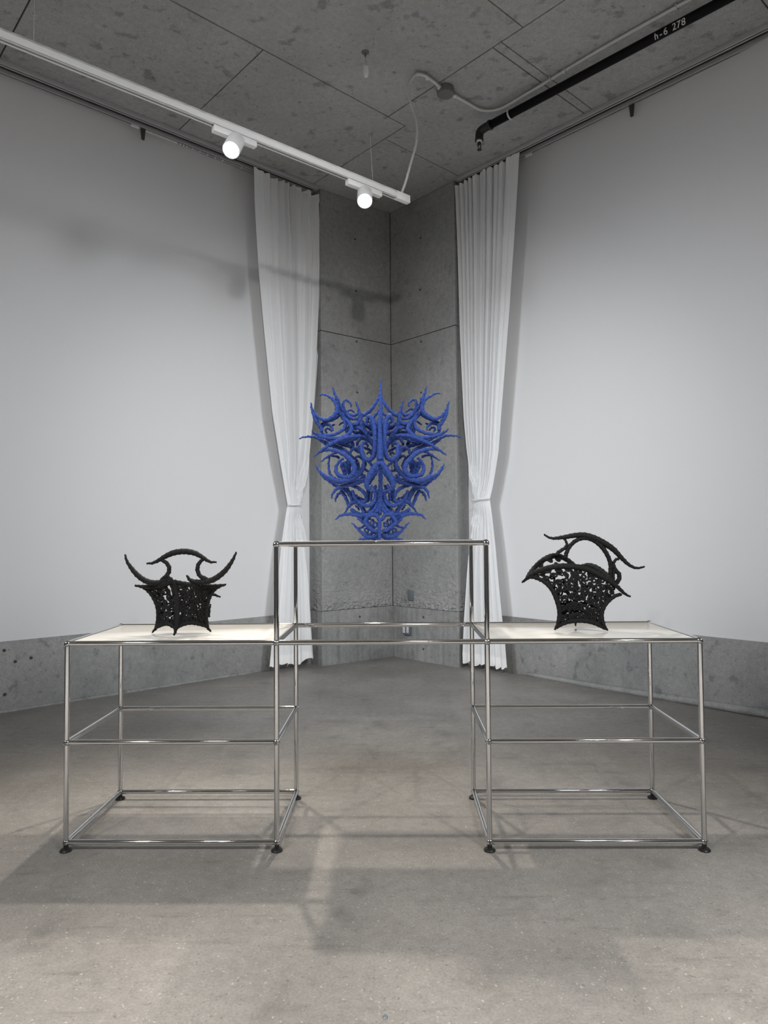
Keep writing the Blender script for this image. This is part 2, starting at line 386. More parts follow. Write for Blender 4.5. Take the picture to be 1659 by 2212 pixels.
for u, v in ((9, 1405), (67, 1421), (33, 1429), (10, 1500)):
    w = at_plane(u, v, np.array([*U0, 0]), np.array([*nUL, 0])); n = np.array([*nUL, 0])
    o = link('tie_hole', hole_me, M['joint'], bpy.data.objects['baseboard_left'])
    zq = Vector(n).to_track_quat('Z', 'Y').to_matrix().to_4x4(); zq.translation = Vector(w+n*.0005); o.matrix_basis = zq @ Matrix.Diagonal((.6, .6, 1, 1))

# services on the pier
nR3 = np.array([dr[1], -dr[0], 0]); nR3 = nR3 if np.dot(nR3[:2], CAM[:2]-K) > 0 else -nR3
def on_pier(name, u, v, w, h, d, mat, label=None, cat=None, parent=None, out=0.0, bevel=.002):
    c = at_plane(u, v, np.array([K[0], K[1], 0]), nR3)+nR3*(d/2+out)
    o = link(name, box_mesh(name, w, d, h, bevel), mat, None)
    x = Vector((dr[0], dr[1], 0)); z = Vector((0, 0, 1)); y = z.cross(x); mm = Matrix((x, y, z)).transposed().to_4x4(); mm.translation = Vector(c)
    if parent is not None: o.parent = parent; o.matrix_parent_inverse = parent.matrix_basis.inverted()
    o.matrix_basis = mm
    if label: tag(o, label, cat)
    return o
on_pier('blank_cover_plate', 888.5, 1286, .068, .088, .016, M['plate_grey'], 'blank grey metal cover plate on the rough concrete of the corner pier', 'cover plate')
bx = on_pier('wall_outlet', 882, 1357, .086, .112, .03, M['plate_grey'], 'grey surface box with two white sockets low on the corner pier', 'outlet')
for du in (-4.2, 3.6): on_pier('socket', 882+du, 1356, .030, .088, .005, M['socket'], parent=bx, out=.03, bevel=.0015)

# ------------------------------------------------------------------ curtain tracks
def dirn(a, b): d = np.asarray(b, float)-np.asarray(a, float); return d/np.linalg.norm(d)
def curtain_track(name, p0, p1, side, label):
    """two ceiling mounted profiles between plan points p0 (at the pier) and p1; side = unit vector from track towards the wall"""
    c = (np.asarray(p0)+np.asarray(p1))/2
    root = empty(name, (*p0, ZC), label, 'curtain track')
    def rail(off, w, h, z, mat, nm):
        a = np.r_[np.asarray(p0)+side*off, z]; b = np.r_[np.asarray(p1)+side*off, z]; return bar(nm, a, b, w, h, mat, root)
    for o0 in (.018, .112):
        rail(o0, .036, .012, ZC-.006, M['alu'], 'rail_back')
        rail(o0-.0145, .007, .030, ZC-.015, M['alu'], 'rail_flange')
        rail(o0+.0145, .007, .030, ZC-.015, M['alu'], 'rail_flange')
        rail(o0, .012, .010, ZC-.021, M['slot'], 'rail_slot'); rail(o0-.009, .006, .004, ZC-.029, M['alu'], 'rail_lip'); rail(o0+.009, .006, .004, ZC-.029, M['alu'], 'rail_lip')
    rail(.065, .044, .008, ZC-.004, M['slot'], 'gap_shade')  # black strip standing in for the shade in the gap between the rails
    return root
rl0, rl1 = np.array([-.590, 3.543]), np.array([-2.441, 1.843]); dl_ = dirn(rl0, rl1)
rr0, rr1 = np.array([.604, 3.428]), np.array([2.313, 1.641]); dr_ = dirn(rr0, rr1)
sL = np.array([-dl_[1], dl_[0]]); sL = sL if np.dot(sL, -nUL) > 0 else -sL
sR = np.array([-dr_[1], dr_[0]]); sR = sR if np.dot(sR, -nUR) > 0 else -sR
trL = curtain_track('curtain_track', rl0, rl0+dl_*7, sL, 'double grey ceiling curtain track over the left white wall')
trR = curtain_track('curtain_track', rr0, rr0+dr_*7, sR, 'double grey ceiling curtain track over the right white wall')
glider = lathe('glider', [(.004, -.016), (.006, -.012), (.006, -.006), (.0025, 0)], 8)
for u in list(np.linspace(318, 390, 22))+[398, 405, 412, 425, 441, 458, 475, 491, 533]:
    v = 273+(u-318)*(352-273)/(530-318)
    w = at_z(u, v, ZC-.035)
    # slide onto the rear rail
    q = rl0+sL*.112; k = np.dot(w[:2]-q, dl_); p = q+dl_*k
    o = link('glider', glider, M['white_metal'], trL); o.matrix_basis = Matrix.Translation((p[0], p[1], ZC-.03))
def end_clip(u, v, base, d, s, parent):
    w = at_z(u, v, ZC-.05); q = base+s*.112; p = q+d*np.dot(w[:2]-q, d)
    bm = bmesh.new(); bmesh.ops.create_cube(bm, size=1)
    for vv in bm.verts:
        k = .62 if vv.co.z < 0 else 1.0
        vv.co = Vector((vv.co.x*.036*k, vv.co.y*.02*k, vv.co.z*.085))
    bmesh.ops.bevel(bm, geom=bm.edges[:], offset=.003, segments=2, affect='EDGES')
    o = link('pull_clip', bm_mesh('pull_clip', bm, True, 40), M['clip'], parent)
    x = Vector((*d, 0)); z = Vector((0, 0, 1)); y = z.cross(x); mm = Matrix((x, y, z)).transposed().to_4x4(); mm.translation = Vector((p[0], p[1], ZC-.075)); o.matrix_basis = mm
    return p
p = end_clip(310, 282, rl0, dl_, sL, trL); end_clip(1365, 232, rr0, dr_, sR, trR)
for pp, d, par in ((p+dl_*.03, dl_, trL), (rr0+sR*.112+dr_*np.dot(at_z(1137, 340, ZC-.04)[:2]-rr0, dr_), dr_, trR)):
    bar('carrier_arm', np.r_[pp, ZC-.038], np.r_[pp+d*.06, ZC-.038], .014, .014, M['white_metal'], par, .002)

# ------------------------------------------------------------------ curtains
def curtain(name, base, d, n, off, edge_out, edge_in, tie, folds, seed, label, out_sign):
    """edge_out / edge_in: traced pixel edges of the cloth on its hanging plane; out = away from the corner"""
    P0 = np.array([*(base+n*off), 0]); n3 = np.array([*n, 0])
    def prof(E):
        q = []
        for u, v in E:
            w = at_plane(u, v, P0, n3); q.append((w[2], np.dot(w[:2]-P0[:2], d)))
        q.sort(); return np.array(q)
    eo, ei = prof(edge_out), prof(edge_in)
    ztie = np.mean([at_plane(u, v, P0, n3)[2] for u, v in tie])
    ztop = ZC-.034
    rng = np.random.RandomState(seed)
    c0 = np.array([np.interp(ztie, eo[:, 0], eo[:, 1]), np.interp(ztie, ei[:, 0], ei[:, 1])])
    mid = c0.mean()
    root = empty(name, (*(P0[:2]+d*mid), .05), label, 'curtain', 'tied-back white curtains')
    NU = 300
    uu = np.linspace(0, 1, NU+1)
    ph = np.cumsum(np.r_[0, .55+.9*rng.rand(folds)]); ph = ph/ph[-1]*folds            # uneven fold widths
    phase = np.interp(uu, np.linspace(0, 1, folds+1), ph)
    ampf = np.interp(uu, np.linspace(0, 1, folds*2+1), .55+.6*rng.rand(folds*2+1))
    k2 = np.cumsum(np.r_[0, .5+rng.rand(folds*2)]); k2 = k2/k2[-1]*folds*2.3
    phase2 = np.interp(uu, np.linspace(0, 1, folds*2+1), k2)
    drift = rng.randn(6)
    flat = 1/(1+np.exp(-(uu-.15)/.02))                                        # broad flat outer fold
    hemj = .009*np.sin(phase*5.1+1)+.009*np.sin(phase*2.3+drift[0])+.008*rng.randn(NU+1).cumsum()/12
    topj = np.interp(uu, np.linspace(0, 1, folds*3+1), .020*rng.rand(folds*3+1))
    def surf(zf, z):
        """zf 0..1 bottom..top, returns points of one row"""
        lo = np.interp(z, eo[:, 0], eo[:, 1]); li = np.interp(z, ei[:, 0], ei[:, 1])
        wd_ = abs(li-lo)
        near = math.exp(-((z-ztie)/.10)**2); near_w = math.exp(-((z-ztie)/.5)**2)
        top = max(0, (z-3.0)/1.1); 
        A = .027*(1-.3*near_w)+.006*top
        lowk = 1/(1+math.exp((z-ztie)/.12))
        t = 2*math.pi*phase*(1-.42*lowk)
        w = ampf*(np.sin(t+.35*drift[1]*(z-ztie)*.4)+.18*np.sin(2*t+drift[2]))*flat
        w2 = np.sin(2*math.pi*phase2+drift[3]+.5*(z-ztie)*drift[4])
        dep = A*w+.005*w2*(1-near*.5)*flat*(1-.7*lowk)+.022*(1-flat)*(1-near_w)
        dep = dep*(1-.5*near)
        if near > .01: dep = dep+near*.03*np.sin(math.pi*uu)
        side = .010*np.cos(t*1.0+drift[5])*(wd_/.5)*flat*(1-.6*lowk)
        al = lo+(li-lo)*uu+side*np.sin(math.pi*uu)
        return np.stack([P0[0]+d[0]*al+n[0]*dep, P0[1]+d[1]*al+n[1]*dep], 1)
    zlow = .050
    hem = .135
    def part(nm, zlist, mat, lowj=False, topjit=False, shift=0.0):
        V = []
        for z in zlist:
            row = surf(0, z)+n*shift
            zz = np.full(NU+1, z)
            if lowj: zz = zz+hemj*max(0, 1-(z-zlow)/.06)
            if topjit: zz = zz-topj*max(0, 1-(ztop-z)/.05)
            V.append(np.c_[row, zz])
        V = np.array(V).reshape(-1, 3); R_ = len(zlist); F = []
        for j in range(R_-1):
            for i in range(NU):
                q = j*(NU+1)+i; F.append((q, q+1, q+NU+2, q+NU+1))
        me = bpy.data.meshes.new(nm); me.from_pydata(V.tolist(), [], F); me.update(); me.shade_smooth()
        return link(nm, me, mat, root)
    cl = part('cloth', np.r_[np.linspace(hem, ztie-.12, 30), np.linspace(ztie-.11, ztie+.11, 23), np.linspace(ztie+.12, ztop-.055, 60)], M['voile'])
    part('hem', np.linspace(zlow, hem, 8), M['voile_hem'], True)
    part('heading_tape', np.linspace(ztop-.055, ztop, 5), M['voile_hem'], False, True)
    row = surf(0, ztie)
    c = row.mean(0); hw = abs(c0[1]-c0[0])/2+.004
    ring = np.array([[*(c+d*hw*math.cos(a)+n*(.035*math.sin(a)+.012)), ztie+.004*math.cos(a)] for a in np.linspace(0, 2*math.pi, 49)])
    link('tieback', sweep('tieback', ring, np.full(49, .005), 8), M['voile_hem'], root)
    return root
Lo = [(545, 352), (547, 443), (555, 580), (567.5, 718), (585, 890), (603, 993), (614, 1050), (621, 1090), (615, 1125), (606, 1180), (592, 1300), (579, 1440)]
Li = [(693, 404), (697, 432), (692, 443), (698, 546), (695, 632), (688, 769), (678, 907), (668, 1000), (659, 1040), (647, 1091), (653, 1125), (661, 1180), (669, 1241), (676, 1343), (682, 1435)]
curtain('curtain', U0, dUL, nUL, .135, Lo, Li, [(621, 1090), (647, 1091)], 10, 3, 'white voile curtain tied at half height on the left white wall', -1)
Ro = [(1126, 330), (1116, 496), (1104, 673), (1090, 849), (1079, 973), (1066, 1045), (1058, 1079), (1064, 1120), (1072, 1180), (1089, 1340), (1095, 1390), (1099, 1445)]
Ri = [(980, 391), (983, 436), (988, 567), (993, 726), (1002, 902), (1010.6, 991), (1020, 1050), (1026, 1079), (1022, 1120), (1014, 1200), (1005, 1343), (1002, 1411), (1003, 1445)]
curtain('curtain', W0, dUR, nUR, .135, Ro, Ri, [(1026, 1079), (1058, 1079)], 11, 11, 'white voile curtain tied at half height on the right white wall', 1)

# ------------------------------------------------------------------ suspended lighting track and its spotlights
ZT = 3.345
t1 = at_z(881, 432, ZT+.0); t0 = at_z(0, 75, ZT); dT = (t0-t1)/np.linalg.norm(t0-t1)
t0 = t1+dT*4.2
nT = np.array([-dT[1], dT[0], 0]); nT = nT if nT[1] < 0 else -nT       # horizontal normal of the track towards the viewer
trk = empty('lighting_track', t1, 'white lighting track hung below the ceiling beside the left curtain', 'lighting track')
bar('channel_top', t1+[0, 0, .018], t0+[0, 0, .018], .036, .010, M['white_metal'], trk)
bar('channel_side', t1+nT*.0155, t0+nT*.0155, .005, .046, M['white_metal'], trk); bar('channel_side', t1-nT*.0155, t0-nT*.0155, .005, .046, M['white_metal'], trk)
bar('channel_lip', t1+nT*.0125+[0, 0, -.021], t0+nT*.0125+[0, 0, -.021], .011, .004, M['white_metal'], trk); bar('channel_lip', t1-nT*.0125+[0, 0, -.021], t0-nT*.0125+[0, 0, -.021], .011, .004, M['white_metal'], trk)
bar('conductor', t1+[0, 0, -.004], t0+[0, 0, -.004], .025, .010, M['slot'], trk)
bar('end_feed', t1-dT*.006, t1+dT*.11, .0365, .050, M['white_metal'], trk, .002)
def track_spot(u0, u1, ub, vb, ubk, vbk, aim, label):
    """adapter between pixel columns u0..u1 of the track, lamp face seen at (ub, vb), rear end at (ubk, vbk)"""
    def ont(u):   # point of the track at pixel column u
        best = min(np.linspace(0, 3.2, 3200), key=lambda k: abs(proj(t1+dT*k)[0]-u)); return t1+dT*best
    a, b = ont(u0), ont(u1); c = (a+b)/2
    root = empty('track_spotlight', c+np.array([0, 0, -.02]), label, 'spotlight', 'lit spotlights on the white track')
    bar('adapter', a+[0, 0, -.0405], b+[0, 0, -.0405], .036, .034, M['white_metal'], root, .003)
    # head: put on the vertical plane of the track
    n3 = nT
    rear = at_plane(ubk, vbk, c+n3*.02, n3); ax = np.array(aim, float); ax /= np.linalg.norm(ax)
    L = .125; R = .047
    q = Vector(ax).to_track_quat('Z', 'Y').to_matrix().to_4x4(); q.translation = Vector(rear)
    def piece(nm, me, mat, dz=0):
        o = link(nm, me, mat, root); o.matrix_basis = q @ Matrix.Translation((0, 0, dz)); return o
    piece('housing', lathe('housing', [(.012, -.004), (R*.92, 0), (R, .008), (R, L), (R-.004, L), (R-.004, L-.02), (.01, L-.02)], 28), M['white_metal'])
    piece('lamp_face', lathe('lamp_face', [(R-.005, L-.012), (R-.005, L-.006), (.5*R, L-.0035), (.004, L-.003)], 28), M['lamp'])
    st_ = c+np.array([0, 0, -.046])
    tube('stem', [st_+[0, 0, .02], st_, rear+ax*.02], .008, M['white_metal'], root, 10)
    pos = rear+ax*(L+.012)
    spot_light('track_spot_beam', pos, pos+ax*3, 165, 92, .75, (1, .9, .78), .04)
def proj(p):
    q = ROT @ (np.asarray(p)-CAM); return np.array([829.5+FPX*q[0]/q[2], 1106-FPX*q[1]/q[2]])
track_spot(460, 552, 503, 337, 511, 303, (-.10, -.62, -.78), 'white cylinder spotlight on the track beside the left curtain heading')
track_spot(749, 822, 788, 440, 788, 416, (.02, -.66, -.75), 'white cylinder spotlight at the end of the track near the concrete corner')
# suspension wires
def hanger(pc, ptrack, label, cap=True):
    root = empty('suspension_wire', pc, label, 'wire', 'track suspension wires')
    tube('wire', [pc, (np.asarray(pc)+ptrack)/2, ptrack], .0012, M['galv'], root, 6, .1)
    o = link('ceiling_disc', lathe('ceiling_disc', [(.024, 0), (.024, -.003), (.006, -.004), (.006, -.03), (.002, -.031)], 20), M['galv_dull'], root); o.matrix_basis = Matrix.Translation(pc)
    if cap:
        o = link('white_cap', lathe('white_cap', [(.004, .035), (.016, .033), (.0165, -.01), (.013, -.026), (.006, -.034), (.002, -.035)], 20), M['white_metal'], root)
        o.matrix_basis = Matrix.Translation(Vector(pc)+Vector((0.004, 0, -.128)))
pc = at_z(789, 113, ZC); hanger(pc, t1+dT*.30+[0, 0, .022], 'thin steel wire with a white cap holding the track end')
w2 = t1+dT*2.30; hanger(np.array([w2[0], w2[1], ZC]), w2+[0, 0, .022], 'thin steel wire holding the lighting track along its length', False)

# ------------------------------------------------------------------ ceiling services
cond = empty('conduit_run', at_z(985, 206, ZC), 'grey steel conduit with a round junction box on the ceiling', 'conduit')
zb = ZC-.018
box_c = at_z(962, 190, ZC)
o = link('junction_box', lathe('junction_box', [(.058, 0), (.058, -.045), (.056, -.048), (.004, -.049)], 28), M['galv_dull'], cond); o.matrix_basis = Matrix.Translation(box_c)
def Cz(u, v, z=zb): return at_z(u, v, z)
tube('conduit_pipe', [Cz(976, 203), Cz(1010, 222), Cz(1035, 236), Cz(1060, 239), Cz(1085, 233), Cz(1120, 213), Cz(1200, 165), Cz(1300, 105), Cz(1470, 10), Cz(1600, -60), Cz(1800, -170)], .0115, M['galv'], cond, 12, .015)
tube('conduit_pipe', [Cz(953, 190), Cz(935, 175), Cz(920, 164), Cz(904, 160), Cz(897, 161)], .0115, M['galv'], cond, 12, .015)
for (u, v) in ((949, 188), (923, 167), (982, 206), (1220, 153)):
    c = Cz(u, v); o = link('coupling', lathe('coupling', [(.015, -.012), (.015, .012)], 14), M['galv'], cond)
    o.matrix_basis = Matrix.Translation(c) @ Matrix.Rotation(1.2, 4, 'X')
def strap(u, v, parent, r, z, mat=M['galv']):
    c = Cz(u, v, z)
    a = np.array([[eL[0]*r*math.cos(t)+c[0], eL[1]*r*math.cos(t)+c[1], c[2]-r*math.sin(t)] for t in np.linspace(0, math.pi, 16)])
    a = np.vstack([[a[0][0], a[0][1], ZC], a, [a[-1][0], a[-1][1], ZC]])
    link('strap', sweep('strap', a, np.full(len(a), .004), 6), mat, parent)
for u, v in ((1190, 171), (1462, 15)): strap(u, v, cond, .016, zb)
# flexible conduit down to the track end
fx = empty('flexible_conduit', t1+dT*.055+[0, 0, .03], 'ribbed flexible metal conduit hanging from the ceiling to the track end', 'conduit')
a0 = Cz(897, 161, zb); a1 = t1+dT*.055+np.array([0, 0, .03])
def onfx(u, v, k): 
    y = a0[1]*(1-k)+a1[1]*k; return at_y(u, v, y)
P = [a0, onfx(884, 178, .12), onfx(882, 200, .25), onfx(888, 225, .4), onfx(897, 250, .52), onfx(901, 275, .65), onfx(899, 310, .75), onfx(888, 350, .87), onfx(877, 390, .95), a1]
pts, s, L = catmull(P, .0022)
rad = .0085*(1+.16*np.sin(np.arange(len(pts))*2*math.pi/3.6))
link('ribbed_hose', sweep('ribbed_hose', pts, rad, 8), M['galv'], fx)
# black sprinkler pipe
zp = 4.085
pp0 = at_z(1042, 279, zp); pp1 = at_z(1565, 0, zp); dP = (pp1-pp0)/np.linalg.norm(pp1-pp0); pp2 = pp0+dP*6
pipe = empty('sprinkler_pipe', pp0, 'black sprinkler pipe with marker lettering running under the ceiling', 'pipe')
link('pipe', sweep('pipe', np.array([pp0+dP*.03, pp0+dP*1, pp0+dP*3, pp2]), np.full(4, .028), 48), M['black_pipe'], pipe)
pts, s, L = catmull([pp0+dP*.08, pp0+dP*.02, pp0+np.array([0, 0, -.012])-dP*.02, pp0-dP*.03+np.array([0, 0, -.05]), pp0-dP*.03+np.array([0, 0, -.075])], .008)
link('elbow', sweep('elbow', pts, np.r_[np.full(3, .035), np.full(len(pts)-5, .030), np.full(2, .032)], 16), M['fitting'], pipe)
hd = pp0-dP*.03
def put(nm, me, mat, p, parent): 
    o = link(nm, me, mat, parent); o.matrix_basis = Matrix.Translation(Vector(p)); return o
put('seal_ring', lathe('seal_ring', [(.021, 0), (.021, -.012)], 16), M['white_metal'], hd+[0, 0, -.075], pipe)
sp = put('sprinkler_head', lathe('sprinkler_head', [(.014, 0), (.016, -.012), (.010, -.018), (.004, -.02)], 16), M['fitting'], hd+[0, 0, -.087], pipe)
for s_ in (-1, 1):
    b0 = hd+np.array([0, 0, -.10]); x = np.array([dP[1], -dP[0], 0])
    tube('frame_arm', [b0+x*.012*s_, b0+x*.017*s_+[0, 0, -.015], b0+x*.006*s_+[0, 0, -.038]], .003, M['fitting'], pipe, 6, .005)
put('bulb', lathe('bulb', [(.001, 0), (.0035, -.006), (.0035, -.026), (.001, -.032)], 8), M['galv'], hd+[0, 0, -.105], pipe)
put('deflector', lathe('deflector', [(.003, 0), (.018, -.002), (.018, -.004), (.003, -.005)], 14), M['fitting'], hd+[0, 0, -.139], pipe)
hk = pp0+dP*np.dot(at_z(1101, 246, zp)-pp0, dP)
rg = np.array([hk+np.array([eL[0]*.033*math.cos(t), eL[1]*.033*math.cos(t), .033*math.sin(t)]) for t in np.linspace(0, 2*math.pi, 28)])
link('hanger_ring', sweep('hanger_ring', rg, np.full(28, .0065), 8), M['galv'], pipe)
tube('hanger_rod', [hk+[0, 0, .033], hk+[0, 0, ZC-zp]], .006, M['galv'], pipe, 8, .05)
# handwriting on the pipe
pc = pp0+dP*np.dot(at_z(1450, 62, zp)-pp0, dP)
vw = CAM-pc; vw = vw-dP*np.dot(vw, dP); vw /= np.linalg.norm(vw)
for ch, xo in (('h', -.082), ('-', -.054), ('6', -.026), ('2', .026), ('7', .052), ('8', .080)):
    fc = bpy.data.curves.new('letter', 'FONT'); fc.body = ch; fc.size = .050; fc.extrude = .0006; fc.offset = .0006; fc.align_x = 'CENTER'; fc.align_y = 'CENTER'; fc.shear = .15
    fo = bpy.data.objects.new('tmp', fc); COL.objects.link(fo); dg = bpy.context.evaluated_depsgraph_get()
    me = bpy.data.meshes.new_from_object(fo.evaluated_get(dg)); bpy.data.objects.remove(fo)
    bm = bmesh.new(); bm.from_mesh(me); bmesh.ops.triangulate(bm, faces=bm.faces[:]); bmesh.ops.subdivide_edges(bm, edges=bm.edges[:], cuts=4, use_grid_fill=True); bm.to_mesh(me); bm.free()
    for v_ in me.vertices:                                             # wrap the flat glyph round the pipe
        a_ = v_.co.y/.028; zz = v_.co.z; v_.co.y = math.sin(a_)*(.0285+zz); v_.co.z = math.cos(a_)*(.0285+zz)-.028
    me.name = 'letter'; me.materials.clear()
    x = Vector(dP); z = Vector(vw); y = z.cross(x); mm = Matrix((x, y, z)).transposed().to_4x4(); mm.translation = Vector(pc+dP*xo+vw*.0288)
    o = link('letter', me, M['chalk'], pipe); o.matrix_basis = mm; o['label'] = 'white marker character '+ch if ch != '-' else 'white marker dash'

# ------------------------------------------------------------------ chrome display frame
Zb, H, D, TR = .031, .35, .5, .0095
XS = [-1.125, -.375, .375, 1.125]
frame = empty('display_frame', (0, 0, 0), 'stepped chrome tube display frame with cream tops on either side', 'display stand')
fr = []
ball_me = bpy.data.meshes.new('ball_joint'); bm = bmesh.new(); bmesh.ops.create_uvsphere(bm, u_segments=24, v_segments=16, radius=.0128)
bm.to_mesh(ball_me); bm.free(); ball_me.shade_smooth(); ball_me.materials.append(M['chrome'])
screw_me = lathe('joint_screw', [(.0040, -.0008), (.0040, .0006), (.0022, .0006), (.0020, -.001)], 12)
def tube_me(L, nm): 
    bm = bmesh.new(); bmesh.ops.create_cone(bm, cap_ends=True, segments=28, radius1=TR, radius2=TR, depth=L)
    return bm_mesh(nm, bm, True, 40)
tm = {'x': tube_me(.75-.020, 'rail'), 'y': tube_me(.5-.020, 'rail'), 'z': tube_me(.35-.020, 'post')}
for me in tm.values(): me.materials.append(M['chrome'])
def addtube(ax, c):
    o = link('post' if ax == 'z' else 'rail', tm[ax], None, frame)
    R_ = {'x': Matrix.Rotation(math.pi/2, 4, 'Y'), 'y': Matrix.Rotation(math.pi/2, 4, 'X'), 'z': Matrix.Identity(4)}[ax]
    o.matrix_basis = Matrix.Translation(c) @ R_
nodes = set()
for x in XS:
    for y in (0, D):
        for l in range(3 if abs(x) > .5 else 4): nodes.add((x, y, l))
for (x, y, l) in sorted(nodes):
    o = link('ball_joint', ball_me, None, frame); o.matrix_basis = Matrix.Translation((x, y, Zb+l*H))
    if y == 0:
        o = link('joint_screw', screw_me, M['slot'], frame); o.matrix_basis = Matrix.Translation((x, -.0128, Zb+l*H)) @ Matrix.Rotation(math.pi/2, 4, 'X')
    if (x, y, l+1) in nodes: addtube('z', (x, y, Zb+(l+.5)*H))
    if y == 0: addtube('y', (x, D/2, Zb+l*H))
for y in (0, D):
    for l in range(3):
        addtube('x', (-.75, y, Zb+l*H)); addtube('x', (.75, y, Zb+l*H))
    for l in (2, 3): addtube('x', (0, y, Zb+l*H))
ZTOP = Zb+2*H+.006; ZTOW = Zb+3*H+.0095
for xc, zt in ((-.75, ZTOP), (.75, ZTOP), (0, ZTOW)):
    o = link('top_panel', box_mesh('top_panel', .75-.019, D-.019, .016, .0015), M['cream'], frame); o.matrix_basis = Matrix.Translation((xc, D/2, zt-.008)); o['label'] = 'cream powder-coated metal top'
foot_me = lathe('foot', [(.0205, 0), (.0210, .004), (.0170, .009), (.0085, .0125), (.0085, .021), (.006, .0225)], 24)
foot_me.materials.append(M['black_rubber'])
for x in XS:
    for y in (0, D):
        o = link('foot', foot_me, None, frame); o.matrix_basis = Matrix.Translation((x, y, 0)); o['label'] = 'black adjustable foot'

# ------------------------------------------------------------------ wrapped-cord sculptures
def rod(name, P, rads, mat, parent, ridge=.0024, pitch=.0215, seg=14, ph=0.0, zmin=None):
    """cord-wrapped rod through world points with radii (start, middle.., end)"""
    pts, s, L = catmull(P, pitch/15)
    r = np.interp(s, np.linspace(0, 1, len(rads)), rads)
    de = np.minimum(s, 1-s)*L/np.maximum(r, .002); r = r*np.sqrt(np.maximum(.05, 1-(1-np.minimum(1, de))**2))
    if zmin is not None: pts[:, 2] = np.maximum(pts[:, 2], zmin+r+ridge)
    me = sweep(name, pts, r, seg, ridge=ridge, pitch=pitch, ph=ph, wob=.02)
    return link(name, me, mat, parent)

# blue sculpture: left half traced, right half mirrored about its own middle plane
BX, BY = -.0085, .24
blue = empty('sculpture', (BX, BY, ZTOW), 'blue wrapped-cord sculpture with horns and scrolls on the raised middle of the frame', 'sculpture')
KA = 8.295
def A_(u, v): return (640+u/KA, 815+v/KA)
def B_(u, v): return (670+u/KA, 980+v/KA)
def bpt(px, dep): return at_y(px[0], px[1], BY+dep)
CX = 821.4
def blue_rod(name, fn, P, rads, d0, d1=None, dm=None, mirror=True):
    n = len(P); d1 = d0 if d1 is None else d1
    kk = np.linspace(0, 1, n); dd = d0+(d1-d0)*kk
    if dm is not None: dd = dd+dm*np.sin(math.pi*kk)
    Q = [bpt(fn(*p), dd[i]) for i, p in enumerate(P)]
    rr = [r/KA/550 for r in rads]
    ph = random.random()
    rod(name, Q, rr, M['blue'], blue, ph=ph, zmin=ZTOW)
    if mirror:
        x0 = bpt((CX, 1000), 0)[0]
        Q2 = [np.array([2*x0-q[0]+random.uniform(-.002, .002), q[1], q[2]+random.uniform(-.002, .002)]) for q in Q]
        rod(name, Q2, rr, M['blue'], blue, ph=random.random(), zmin=ZTOW)
H_, S_ = 'horn', 'scroll'
br = blue_rod
# upper crown
br(H_, A_, [(262, 450), (280, 560), (325, 700), (385, 820), (440, 900), (460, 980)], [9, 22, 32, 36, 34, 30], -.01, .0)
br(H_, A_, [(415, 322), (500, 308), (600, 352), (690, 430), (728, 540), (710, 640), (630, 722), (520, 764), (410, 722), (330, 640), (300, 585)], [10, 22, 33, 38, 34, 28, 20], -.0, .0, -.02)
br(H_, A_, [(655, 182), (682, 280), (735, 395), (775, 500), (835, 600), (905, 690), (960, 780)], [10, 20, 30, 34, 36, 34, 30], -.01, .02)
br(H_, A_, [(762, 382), (738, 430), (735, 520), (760, 620), (810, 700)], [14, 26, 32, 32, 30], -.03, .0)
br(S_, A_, [(975, 540), (985, 495), (935, 432), (880, 410), (842, 460), (852, 550), (900, 630), (970, 672), (1050, 680), (1110, 640), (1130, 560)], [11, 20, 24, 26, 26, 20], .03, .0)
br(H_, A_, [(1058, 425), (1090, 500), (1122, 590), (1142, 690), (1135, 770), (1085, 832), (1000, 848), (930, 800), (868, 720), (800, 620)], [11, 22, 30, 34, 34, 32, 28], -.03, .0)
br(S_, A_, [(900, 640), (960, 715), (1050, 745), (1130, 735)], [26, 30, 28, 24], -.01)
br(S_, A_, [(1040, 645), (1012, 602), (955, 588), (900, 618), (860, 680)], [11, 18, 22, 24], .05)
br(S_, A_, [(440, 850), (520, 800), (640, 762), (740, 702), (790, 630)], [24, 28, 30, 28], .02)
br(S_, A_, [(660, 965), (640, 900), (570, 848), (495, 858), (452, 920), (462, 1000), (520, 1040)], [14, 24, 28, 28, 24], .0, .03)
br(S_, A_, [(640, 980), (600, 930), (545, 920), (520, 960), (560, 1000)], [12, 18, 20, 16], .05)
br(S_, A_, [(692, 838), (650, 865), (600, 870)], [13, 18, 18], .05)
br(S_, A_, [(768, 866), (800, 822), (862, 806)], [13, 17, 18], .05)
# long side horns
br(H_, A_, [(275, 950), (330, 1000), (420, 1032), (530, 1042), (660, 1028), (775, 978), (852, 918), (882, 845), (860, 762), (800, 690)], [9, 22, 28, 30, 32, 32, 30], -.05, .0)
br(H_, A_, [(300, 985), (390, 1045), (510, 1078), (640, 1095), (770, 1088), (885, 1048), (962, 985), (992, 915), (960, 830), (880, 735)], [12, 26, 30, 32, 34, 34, 30], -.03, -.01, -.03)
br(H_, A_, [(45, 1102), (150, 1070), (300, 1066), (400, 1100), (520, 1180), (660, 1225), (800, 1205), (920, 1225), (1030, 1270), (1130, 1350)], [8, 18, 26, 32, 36, 36, 34, 32], -.02, .05)
br(H_, A_, [(310, 1428), (440, 1320), (600, 1208), (760, 1128), (900, 1080), (1050, 1058), (1180, 1062), (1290, 1120), (1365, 1210)], [8, 22, 30, 34, 34, 32, 30, 28], -.06, .0, -.03)
br(H_, A_, [(330, 1405), (440, 1332), (560, 1300), (700, 1312), (850, 1380), (962, 1470), (1030, 1562), (1040, 1665), (1000, 1750), (920, 1792), (830, 1780), (742, 1738), (710, 1650), (732, 1560), (800, 1482), (850, 1470)], [8, 24, 30, 38, 42, 42, 38, 34, 26, 20], -.05, -.02, -.04)
